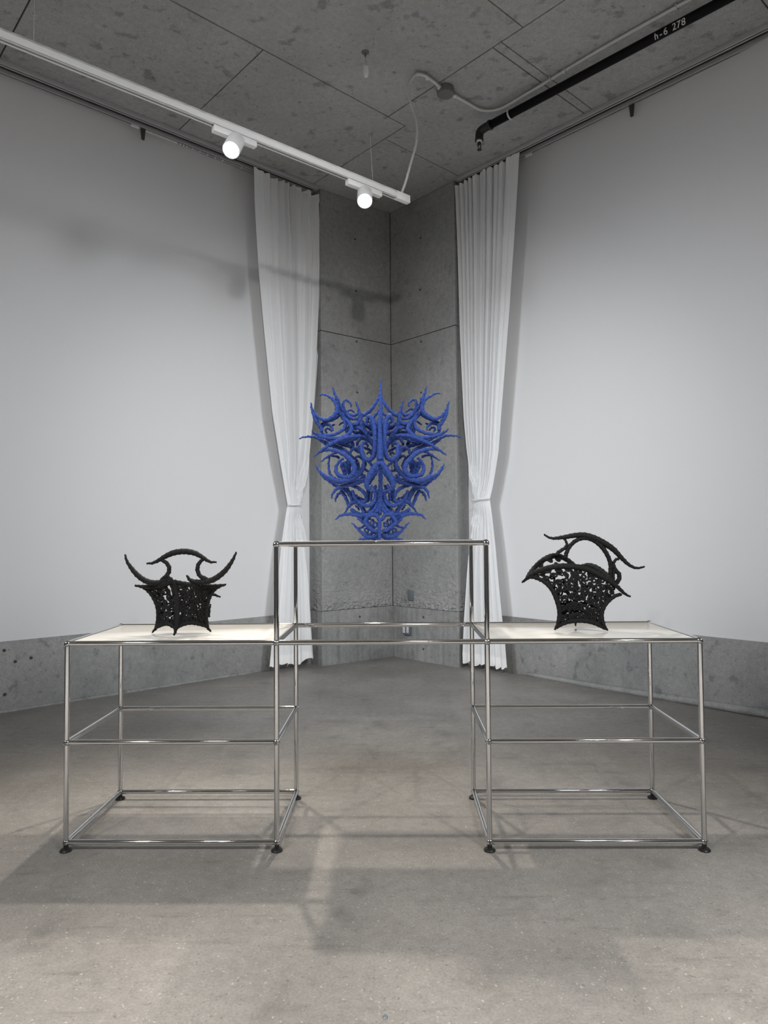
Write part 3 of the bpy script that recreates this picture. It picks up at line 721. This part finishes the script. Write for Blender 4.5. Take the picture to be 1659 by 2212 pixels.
br(H_, A_, [(440, 1520), (520, 1450), (620, 1392), (730, 1340), (860, 1330)], [8, 20, 26, 28], .06, .03)
br(S_, A_, [(600, 1425), (580, 1540), (588, 1670), (625, 1760), (710, 1815)], [12, 20, 22, 24], .06, .03)
br(S_, A_, [(610, 1412), (700, 1412), (780, 1450)], [14, 22, 24], .06)
br(S_, A_, [(420, 1100), (560, 1185), (700, 1232), (850, 1302), (960, 1410), (1010, 1500)], [20, 34, 38, 40, 36], .02, .0)
br(S_, A_, [(460, 1060), (620, 1140), (760, 1180), (900, 1170), (1020, 1120)], [18, 30, 32, 28], .03)
br(S_, A_, [(1000, 900), (1100, 905), (1190, 935), (1260, 1010), (1320, 1100), (1370, 1190)], [28, 34, 34, 32, 28], .0, .0, -.02)
br(S_, A_, [(1060, 1010), (1150, 1000), (1230, 1040), (1290, 1120)], [18, 24, 24, 20], .06)
br(S_, A_, [(1090, 1260), (1100, 1170), (1150, 1100), (1230, 1085), (1310, 1130), (1370, 1220), (1395, 1300)], [20, 28, 30, 30, 26], .02, .04)
br(S_, A_, [(1280, 1262), (1270, 1210), (1225, 1178), (1175, 1210), (1172, 1300), (1195, 1390), (1250, 1465), (1315, 1475), (1380, 1420), (1412, 1300), (1420, 1150), (1412, 1000), (1395, 880), (1370, 770), (1315, 700), (1272, 745), (1275, 830)], [16, 26, 32, 38, 42, 44, 44, 42, 38, 28], -.03, -.05, -.04)
br(S_, A_, [(1200, 1250), (1290, 1290), (1380, 1330)], [20, 28, 26], .06)
br(S_, A_, [(1040, 1470), (1090, 1420), (1160, 1430), (1220, 1500), (1240, 1600)], [16, 24, 26, 26], .06)
br(S_, A_, [(1270, 1385), (1290, 1345), (1335, 1360), (1340, 1400)], [12, 16, 16, 12], .09)
br(S_, A_, [(1060, 1560), (1100, 1530), (1130, 1545)], [10, 14, 10], .1)
br(S_, A_, [(1030, 1500), (1070, 1490), (1080, 1460)], [10, 14, 10], .1)
br(S_, A_, [(970, 1400), (975, 1330), (1020, 1282), (1090, 1275), (1150, 1340), (1200, 1440)], [22, 26, 28, 32, 32], -.02)
br(S_, A_, [(880, 880), (910, 960), (960, 1060), (1000, 1160), (1020, 1250)], [34, 38, 36, 30], .05)
br(S_, A_, [(930, 860), (1010, 960), (1080, 990), (1150, 970)], [24, 28, 26, 22], .05)
br(S_, A_, [(1160, 760), (1230, 840), (1330, 880), (1400, 940)], [24, 28, 28, 26], .04)
br(S_, A_, [(1210, 860), (1290, 900), (1350, 950), (1400, 1060)], [22, 26, 26, 26], .06)
# central mast
br('spine', A_, [(1500, 45), (1512, 180), (1515, 330), (1512, 600), (1508, 900), (1505, 1200), (1505, 1560)], [9, 24, 34, 40, 46, 56, 62], -.01, -.10, mirror=False)
br('spine', A_, [(1490, 575), (1488, 700), (1496, 900), (1500, 1200), (1502, 1500)], [14, 28, 38, 44, 52], -.05, -.115, mirror=False)
br(H_, A_, [(1512, 285), (1440, 430), (1340, 580), (1230, 662), (1172, 690), (1152, 765), (1182, 880), (1245, 962), (1340, 992), (1430, 985)], [18, 28, 32, 34, 34, 34, 30], .0, .0, -.015)
br(H_, A_, [(1482, 590), (1440, 650), (1385, 715), (1340, 770)], [16, 24, 26, 22], .03)
br(S_, A_, [(1365, 750), (1430, 800), (1465, 900), (1490, 1020)], [24, 28, 28, 24], -.07)
# big lower arcs
br(H_, B_, [(100, 190), (150, 290), (230, 370), (340, 432), (480, 478), (620, 482), (760, 445), (870, 372), (942, 270), (972, 160), (960, 60), (915, -60), (850, -140)], [8, 26, 34, 40, 42, 42, 40, 38, 36, 32], -.05, .0, -.04)
br(H_, B_, [(130, 260), (240, 412), (340, 485), (450, 565), (560, 620), (700, 640)], [10, 26, 30, 34, 34], -.02, .0)
br(S_, B_, [(300, 440), (440, 500), (600, 530), (760, 510), (900, 450), (990, 380)], [18, 28, 30, 30, 26], .03)
br(H_, B_, [(385, 812), (392, 745), (430, 680), (500, 612), (610, 570), (740, 548), (880, 508), (1000, 455), (1090, 380), (1180, 290)], [8, 26, 34, 38, 38, 36, 34, 30], -.04, -.05)
br(H_, B_, [(450, 865), (462, 800), (505, 722), (580, 680)], [8, 20, 26, 26], .04)
br(S_, B_, [(720, 568), (850, 608), (960, 690), (1012, 790), (992, 858), (920, 870), (830, 830), (782, 750), (758, 650)], [26, 32, 32, 30, 28, 26], -.03)
br(S_, B_, [(560, 620), (680, 690), (740, 780), (760, 870), (720, 930)], [28, 36, 36, 30], .0)
br(S_, B_, [(640, 640), (760, 720), (840, 780), (900, 850)], [22, 26, 26, 22], .03)
br(S_, B_, [(850, 780), (900, 790), (960, 830), (900, 860), (830, 850)], [14, 18, 18, 14], .02)
br(H_, B_, [(605, 1078), (655, 1010), (682, 940), (662, 850), (612, 745), (540, 655)], [8, 20, 28, 32, 30], .02)
br(S_, B_, [(700, 975), (715, 905), (800, 872), (885, 915), (948, 990), (960, 1075), (905, 1095), (800, 1050), (728, 985)], [28, 34, 36, 38, 38, 32], -.02)
br(S_, B_, [(850, 862), (960, 922), (1060, 930), (1140, 885), (1185, 790), (1172, 700), (1130, 668), (1090, 700)], [22, 30, 32, 30, 24], -.05)
br(S_, B_, [(1020, 640), (1060, 720), (1060, 800), (1010, 870)], [30, 34, 34, 28], .02)
br(S_, B_, [(1180, 560), (1160, 640), (1190, 720), (1210, 820)], [26, 32, 32, 28], -.01)
# nose hooks
br(S_, B_, [(1275, 225), (1262, 175), (1205, 180), (1130, 275), (1062, 400), (1015, 515), (1020, 605), (1065, 630), (1105, 595), (1108, 560)], [34, 42, 46, 48, 46, 42, 30, 16], -.11, -.09, -.02)
br('spine', B_, [(1258, 200), (1262, 400), (1260, 560), (1256, 720), (1252, 860), (1250, 1110)], [44, 40, 36, 44, 44, 32], -.09, -.05, mirror=False)
br(S_, B_, [(1215, 280), (1150, 380), (1060, 490), (960, 530)], [20, 26, 28, 26], -.05)
br(S_, B_, [(1200, 330), (1120, 450), (1050, 560)], [18, 22, 22], .0)
br(S_, B_, [(965, 190), (985, 280), (1050, 318), (1115, 300)], [22, 24, 22, 16], -.02)
br(S_, B_, [(1030, 110), (1090, 190), (1160, 235)], [22, 26, 22], .04)
br(S_, B_, [(830, 200), (850, 160), (885, 172)], [10, 13, 9], .09)
br(S_, B_, [(800, 90), (850, 45), (905, 80), (950, 110)], [12, 18, 18, 18], .08)
br(S_, B_, [(560, 140), (590, 240), (620, 330), (600, 400)], [30, 50, 46, 30], .03)
br(S_, B_, [(600, 330), (590, 295), (625, 275), (660, 310), (640, 355), (600, 345)], [14, 18, 18, 14], -.01)
br(S_, B_, [(680, 100), (700, 200), (690, 300), (720, 380)], [36, 44, 40, 30], .02)
br(S_, B_, [(830, 330), (920, 380), (990, 400)], [26, 34, 28], .05)
# lower fan
br(S_, B_, [(1232, 830), (1190, 930), (1130, 1030), (1040, 1090), (940, 1110)], [28, 34, 34, 28], -.05)
br(S_, B_, [(1205, 850), (1120, 950), (1060, 1030), (990, 1075)], [24, 30, 30, 24], -.02)
br(H_, B_, [(452, 1190), (520, 1122), (620, 1092), (740, 1086), (860, 1112), (960, 1150), (1050, 1130)], [8, 22, 28, 32, 34, 30], -.03)
br(S_, B_, [(850, 1150), (960, 1232), (1045, 1300), (1130, 1365), (1225, 1400)], [18, 32, 34, 34, 30], -.04)
br(S_, B_, [(1242, 1200), (1190, 1115), (1105, 1098), (1025, 1140), (988, 1220), (1040, 1300), (1130, 1372), (1230, 1395)], [30, 34, 34, 34, 32, 30], -.07)
br(S_, B_, [(1100, 1230), (1060, 1245), (1030, 1205), (1060, 1165), (1100, 1190), (1085, 1220)], [14, 17, 17, 12], -.06)
br(S_, B_, [(1210, 1290), (1160, 1315), (1130, 1270), (1160, 1235), (1205, 1255), (1180, 1285)], [14, 17, 17, 12], -.06)
br(S_, B_, [(1120, 1170), (1140, 1220), (1110, 1290)], [13, 16, 13], -.05)
br(S_, B_, [(1050, 1380), (1010, 1415), (975, 1380), (1000, 1340), (1045, 1350), (1030, 1390)], [14, 17, 17, 12], -.05)
br(S_, B_, [(1060, 1310), (1110, 1380), (1090, 1450), (1040, 1480)], [24, 28, 26, 22], -.04)
br(H_, B_, [(742, 1238), (800, 1292), (880, 1372), (950, 1442), (1040, 1490), (1150, 1482), (1238, 1425)], [8, 20, 28, 32, 32, 28], -.04, -.06)
br(H_, B_, [(835, 1340), (900, 1332), (970, 1290), (1030, 1280)], [14, 20, 22, 20], -.02)
br(H_, B_, [(862, 1586), (930, 1560), (1010, 1520), (1100, 1508), (1180, 1512), (1250, 1470)], [9, 22, 30, 32, 28], -.05, -.05)
br('spine', B_, [(1250, 1150), (1242, 1300), (1240, 1430), (1248, 1575)], [34, 32, 30, 20], -.075, -.075, mirror=False)
br(H_, B_, [(1100, 1590), (1150, 1540), (1220, 1500)], [9, 22, 26], .08, .02)
br(S_, B_, [(1235, 620), (1190, 700), (1160, 790), (1130, 860), (1070, 900)], [20, 26, 28, 26, 20], -.04)
br(S_, B_, [(1225, 760), (1190, 860), (1140, 940), (1090, 1000), (1010, 1050)], [20, 28, 30, 28, 22], -.035)
br(S_, B_, [(1238, 900), (1215, 990), (1170, 1060), (1110, 1100)], [24, 30, 30, 24], -.055)
br(S_, B_, [(1105, 700), (1090, 780), (1100, 850), (1150, 850), (1160, 790)], [18, 22, 22, 20, 16], -.03)
br(S_, B_, [(690, 640), (700, 720), (740, 800), (810, 870)], [20, 26, 28, 24], -.01)
br(S_, B_, [(660, 700), (720, 760), (790, 770), (850, 740)], [16, 22, 22, 18], .015)
br(S_, B_, [(800, 930), (850, 960), (880, 1020)], [14, 18, 16], .03)
br(S_, B_, [(990, 1240), (1060, 1330), (1150, 1400), (1230, 1440)], [20, 26, 28, 24], -.03)
br(S_, B_, [(1000, 1450), (1080, 1440), (1150, 1400)], [16, 22, 20], -.05)
br(S_, B_, [(1140, 1330), (1100, 1300), (1080, 1260)], [12, 16, 12], -.055)
br(S_, A_, [(1100, 820), (1180, 960), (1240, 1060), (1270, 1180)], [26, 32, 32, 26], .03)
br(S_, A_, [(560, 1120), (700, 1150), (830, 1150), (960, 1100)], [22, 28, 28, 22], -.005)
br(S_, A_, [(640, 1230), (760, 1270), (860, 1350), (930, 1460), (950, 1580)], [24, 34, 38, 38, 30], .01)
br(S_, A_, [(870, 1500), (900, 1600), (960, 1700), (930, 1760)], [28, 36, 34, 26], .02)
br(S_, A_, [(1300, 780), (1350, 860), (1370, 960), (1340, 1060)], [20, 26, 26, 22], .01)
# rear layer, seen through the gaps
for sc_, dp in ((.86, .12),):
    def R2(u, v): px = A_(u, v); return (CX+(px[0]-CX)*sc_, 1000+(px[1]-1000)*sc_-3)
    br(S_, R2, [(640, 1095), (770, 1088), (885, 1048), (962, 985), (992, 915), (960, 830)], [14, 30, 32, 28], dp)
    br(S_, R2, [(850, 1380), (962, 1470), (1030, 1562), (1040, 1665), (1000, 1750), (920, 1792)], [20, 36, 36, 26], dp)
    br(S_, R2, [(1190, 935), (1260, 1010), (1320, 1100), (1370, 1190), (1400, 1300)], [24, 34, 34, 28], dp)
    br(S_, R2, [(900, 1080), (1050, 1058), (1180, 1062), (1290, 1120), (1365, 1210)], [24, 30, 30, 26], dp)

# ---- black baskets
KZ = 5.53
def scrolls(S, cu, cv, root, rs, seed, r=.0040):
    """fill a patch S(u,v) with cord scrolls, each a spiral with a tail that leans on its neighbour"""
    rng = np.random.RandomState(seed)
    for j in range(cv):
        for i in range(cu):
            uc = (i+.5+rng.uniform(-.15, .15)+(.25 if j % 2 else -.05))/cu; vc = (j+.5+rng.uniform(-.15, .15))/cv
            uc = min(.94, max(.06, uc)); vc = min(.93, max(.07, vc))
            e = .02
            du = np.linalg.norm(S(min(1, uc+e), vc)-S(max(0, uc-e), vc))/(min(1, uc+e)-max(0, uc-e)); dv = np.linalg.norm(S(uc, min(1, vc+e))-S(uc, max(0, vc-e)))/(min(1, vc+e)-max(0, vc-e))
            if du < .03: continue
            Rr = rs*rng.uniform(.78, 1.12); a0 = rng.uniform(0, 6.28); sg = rng.choice([-1, 1]); turns = rng.uniform(1.2, 1.75)
            P2 = []
            for k in np.linspace(0, 1, 17):
                a = a0+sg*turns*2*math.pi*k; rad = Rr*(.22+.78*k); P2.append((rad*math.cos(a), rad*math.sin(a)))
            tx, ty = P2[-1]; t_ = np.array([-math.sin(a0+sg*turns*2*math.pi), math.cos(a0+sg*turns*2*math.pi)])*sg; out = np.array([tx, ty])/Rr
            Lt = Rr*rng.uniform(1.0, 1.9)
            for k in (.35, .7, 1.0): q = np.array([tx, ty])+t_*Lt*k*.9+out*Lt*k*k*rng.uniform(.1, .5); P2.append(tuple(q))
            Q = []; dz = rng.uniform(-.003, .003)
            for (x, y) in P2:
                u = min(.985, max(.015, uc+x/du)); v = min(.985, max(.015, vc+y/max(dv, .02))); p = S(u, v)
                nn = np.cross(S(min(1, u+e), v)-S(max(0, u-e), v), S(u, min(1, v+e))-S(u, max(0, v-e))); nn = nn/(np.linalg.norm(nn)+1e-9)
                Q.append(p+nn*dz)
            pts, s, L = catmull(Q, .003)
            link('scroll', sweep('scroll', pts, np.full(len(pts), r*rng.uniform(.85, 1.1)), 7), M['black_cord'], root)
def curve_fn(P):
    pts, s, L = catmull(P, .004)
    return lambda t: np.array([np.interp(t, s, pts[:, k]) for k in range(3)])
def coons(bot, top, left, right):
    b, t, l, r = curve_fn(bot), curve_fn(top), curve_fn(left), curve_fn(right)
    def S(u, v):
        return (1-v)*b(u)+v*t(u)+(1-u)*l(v)+u*r(v)-((1-u)*(1-v)*b(0)+u*(1-v)*b(1)+(1-u)*v*t(0)+u*v*t(1))
    return S
def basket_maker(fn, root):
    def pt(u, v, y): p = fn(u, v); return at_y(p[0], p[1], y)
    def R(nm, P, rads, ridge=.0020): rod(nm, P, [r/KZ/550*.92 for r in rads], M['black_cord'], root, ridge=ridge, pitch=.019, ph=random.random(), zmin=ZTOP)
    return pt, R

# right basket, flat face to the viewer
def Z3(u, v): return (1110+u/KZ, 1130+v/KZ)
fR = at_z(*Z3(1125, 1297), ZTOP); fLf = at_z(*Z3(485, 1289), ZTOP); fB = at_z(*Z3(738, 1243), ZTOP)
bk = empty('basket', ((fR[0]+fLf[0])/2, (fR[1]+fLf[1]+fB[1])/3, ZTOP), 'black wrapped-cord basket with a beaked rim and high bent handle on the right cream top', 'basket')
pt, R = basket_maker(Z3, bk)
yl, yr = fLf[1], fR[1]
def yf(u): return yl+(yr-yl)*(u-485)/640.0
lp = [fLf+[0, 0, .004]]+[pt(u, v, yf(u)+dy) for u, v, dy in ((525, 1200, .0), (545, 1090, .002), (530, 980, .0), (480, 840, .0), (420, 750, .005), (330, 680, .012), (200, 645, .03), (95, 710, .04))]
rp = [fR+[0, 0, .004]]+[pt(u, v, yf(u)+dy) for u, v, dy in ((1075, 1220, 0), (1048, 1110, 0), (1070, 1010, .002), (1130, 930, .006), (1210, 870, .012), (1290, 850, .02))]
R('corner_rod', lp, [10, 26, 28, 28, 28, 28, 26, 22, 10]); R('corner_rod', rp, [10, 26, 28, 28, 26, 24, 20])
frim = [pt(u, v, yf(u)+dy) for u, v, dy in ((95, 712, .04), (220, 610, .03), (350, 552, .018), (480, 522, .01), (620, 514, .005), (760, 526, .003), (900, 560, .003), (1040, 630, .006), (1160, 705, .01), (1240, 765, .015), (1320, 840, .02), (1395, 882, .022))]
R('rim', frim, [10, 26, 32, 34, 36, 36, 36, 36, 34, 28, 22, 10])
fbot = [pt(u, v, yf(u)) for u, v in ((505, 1258), (560, 1215), (640, 1180), (740, 1165), (840, 1165), (940, 1185), (1030, 1225), (1100, 1270))]
R('bottom_rod', fbot, [16, 26, 30, 30, 30, 30, 26, 16])
yb = fB[1]
btop = pt(740, 520, yb+.015)
blr = [frim[1], pt(170, 640, yf(170)+.05), pt(250, 530, yf(250)+.09), pt(370, 430, yb-.04), pt(500, 390, yb-.0), pt(620, 430, yb+.015), btop]
brr = [btop, pt(810, 520, yb+.01), pt(900, 508, yb-.01), pt(1000, 545, yb-.04), pt(1110, 630, yb-.08), pt(1200, 730, yf(1200)+.03)]
R('rim', blr, [20, 28, 32, 34, 34, 32, 28]); R('rim', brr, [26, 34, 38, 38, 34, 26])
bp = [fB+[0, 0, .004], pt(738, 1160, yb-.012), pt(742, 1000, yb-.015), pt(745, 800, yb-.01), pt(742, 640, yb+.005), btop]
R('corner_rod', bp, [8, 22, 26, 26, 26, 24])
bbl = [lp[1], (lp[1]+bp[1])/2+np.array([0, 0, .025]), bp[1]]; bbr = [bp[1], (rp[1]+bp[1])/2+np.array([0, 0, .025]), rp[1]]
R('bottom_rod', bbl, [22, 26, 22]); R('bottom_rod', bbr, [22, 26, 22])
lefte = lp[1:8]; righte = rp[1:6]+[frim[9]]
scrolls(coons(fbot[1:-1], frim[1:10], [fbot[1]]+lp[2:8]+[frim[1]], [fbot[-2]]+rp[2:5]+[frim[9]]), 8, 7, bk, .0132, 5)
scrolls(coons(bbl, [blr[1]]+blr[2:], [lp[1]]+lp[2:8]+[blr[1]], bp[1:]), 5, 7, bk, .0128, 6)
scrolls(coons(bbr, brr, bp[1:], [rp[1]]+rp[2:6]+[brr[-1]]), 5, 6, bk, .0128, 8)
hy = (yl+yb)/2
def hp(L): return [pt(u, v, hy+.01) for u, v in L]
R('handle', hp([(358, 130), (400, 162), (470, 182), (600, 168), (720, 148), (840, 145), (960, 180), (1080, 240), (1190, 315), (1290, 420), (1370, 495), (1450, 535), (1520, 532), (1565, 515)]), [10, 16, 24, 30, 34, 38, 40, 40, 38, 34, 28, 22, 16, 10])
R('handle', hp([(615, 430), (625, 370), (660, 290), (720, 225), (800, 185), (880, 180), (970, 215), (1060, 295), (1125, 400), (1155, 500), (1150, 600), (1140, 680)]), [26, 26, 26, 26, 28, 30, 30, 30, 28, 28, 26, 26])
R('handle_strut', hp([(500, 385), (545, 340), (605, 300), (632, 258), (622, 215), (595, 185)]), [24, 24, 22, 18, 16, 14])
R('handle_strut', hp([(1262, 425), (1215, 440), (1190, 490), (1215, 560), (1255, 610), (1255, 670), (1215, 730)]), [16, 18, 22, 26, 28, 28, 30])
R('handle_strut', hp([(1185, 500), (1195, 560), (1185, 640), (1190, 720)]), [16, 20, 22, 26])

# left basket, corner to the viewer
def Z2(u, v): return (240+u/KZ, 1160+v/KZ)
gF = at_z(*Z2(752, 1192), ZTOP); gL = at_z(*Z2(488, 1157), ZTOP); gR = at_z(*Z2(1195, 1147), ZTOP)
bk2 = empty('basket', ((gF[0]+gL[0]+gR[0])/3, (gF[1]+gL[1]+gR[1])/3, ZTOP), 'black wrapped-cord basket with two upswept horns and low arched handle on the left cream top', 'basket')
pt, R = basket_maker(Z2, bk2)
yF, yL, yR = gF[1], gL[1], gR[1]
lp = [gL+[0, 0, .004]]+[pt(u, v, yL+dy) for u, v, dy in ((540, 1075, -.0), (562, 960, .0), (552, 830, .0), (505, 720, .005), (445, 645, .01), (380, 600, .012), (283, 578, .015))]
fp = [gF+[0, 0, .004]]+[pt(u, v, yF+dy) for u, v, dy in ((775, 1090, .006), (788, 960, .01), (790, 820, .01), (782, 690, .006), (768, 600, .0), (738, 530, -.008), (690, 480, -.01), (672, 445, -.01))]
rp = [gR+[0, 0, .004]]+[pt(u, v, yR+dy) for u, v, dy in ((1150, 1070, .0), (1135, 950, .0), (1145, 830, .0), (1175, 720, .0), (1235, 630, .005), (1300, 590, .008), (1376, 568, .01))]
for q in (lp, rp): R('corner_rod', q, [9, 24, 26, 26, 26, 24, 20, 10])
R('corner_rod', fp, [9, 26, 28, 28, 28, 26, 26, 20, 12])
rl = [lp[-1], pt(380, 592, yL), pt(500, 590, yL-.015), pt(620, 572, yF+.035), pt(738, 530, yF-.008)]
rr = [fp[6], pt(840, 552, yF+.012), pt(960, 572, yF+.04), pt(1090, 585, yR-.02), pt(1220, 588, yR), pt(1376, 568, yR+.01)]
R('rim', rl, [10, 26, 30, 30, 24]); R('rim', rr, [24, 28, 30, 30, 26, 10])
bl = [lp[1], pt(600, 1045, (yL+yF)/2), pt(680, 1035, yF+.02), fp[1]]; bb = [fp[1], pt(850, 1045, yF+.025), pt(960, 1020, yF+.05), pt(1070, 1040, yR-.015), rp[1]]
R('bottom_rod', bl, [22, 26, 26, 22]); R('bottom_rod', bb, [22, 28, 28, 28, 22])
rb = [lp[-3], pt(600, 560, yL+.02), pt(850, 560, yL+.03), pt(1100, 575, yR+.02), rp[-3]]
bbk = [lp[1], pt(700, 1030, yL+.02), pt(1000, 1030, yR+.02), rp[1]]
R('rim', rb, [22, 26, 26, 26, 22]); R('bottom_rod', bbk, [20, 24, 24, 20])
scrolls(coons(bl, rl[1:], lp[1:7], fp[1:7]), 4, 7, bk2, .0128, 15)
scrolls(coons(bb, rr[:-1], fp[1:7], rp[1:7]), 6, 7, bk2, .0132, 16)
scrolls(coons(bbk, rb, lp[1:6], rp[1:6]), 7, 6, bk2, .0132, 17)
hy = yF+.045
def hp(L, dy=0): return [pt(u, v, hy+dy) for u, v in L]
R('horn', hp([(165, 205), (190, 290), (245, 375), (310, 450), (390, 512), (480, 545), (570, 545), (650, 520), (735, 492)]), [9, 18, 26, 32, 34, 36, 34, 30, 16])
R('horn', hp([(1497, 175), (1455, 270), (1385, 375), (1310, 450), (1220, 508), (1120, 535), (1020, 535), (945, 512), (900, 455)]), [9, 20, 28, 34, 36, 36, 32, 26, 12])
R('handle', hp([(422, 315), (490, 312), (565, 280), (650, 230), (750, 188), (870, 172), (990, 190), (1080, 235), (1150, 280), (1200, 300), (1262, 298)]), [10, 18, 26, 32, 36, 36, 36, 32, 26, 18, 10])
R('handle_strut', hp([(590, 275), (650, 300), (690, 355), (688, 420), (650, 475), (590, 520)]), [18, 24, 26, 26, 26, 24])
R('handle_strut', hp([(1105, 262), (1050, 315), (1032, 385), (1055, 455), (1110, 500), (1170, 520)]), [18, 24, 26, 26, 26, 24])
R('horn', hp([(1060, 470), (1100, 480), (1160, 510), (1230, 540)]), [18, 22, 22, 18])
R('horn', [pt(1180, 680, yR+.02), pt(1240, 692, yR+.02), pt(1310, 720, yR+.02)], [20, 16, 8])
R('horn', [pt(1190, 800, yR+.02), pt(1175, 860, yR+.02), pt(1170, 960, yR+.02)], [10, 14, 12])

# ------------------------------------------------------------------ small things on the floor
w = at_z(832, 2197, 0)
V = []; n_ = 14
for k in range(n_):
    a = 2*math.pi*k/n_; V.append((w[0]+.006*math.cos(a)*(1-.25*math.sin(a)), w[1]+.010*math.sin(a), .0005))
for k in range(n_): V.append((V[k][0]*.6+w[0]*.4, V[k][1]*.6+w[1]*.4, .0035+.001*math.sin(k)))
F = [(k, (k+1) % n_, n_+(k+1) % n_, n_+k) for k in range(n_)]+[tuple(n_+k for k in range(n_)), tuple(range(n_-1, -1, -1))]
o = link('paint_flake', mesh('paint_flake', V, F), M['plate_grey']); tag(o, 'small dark drop-shaped flake lying on the concrete floor', 'flake')
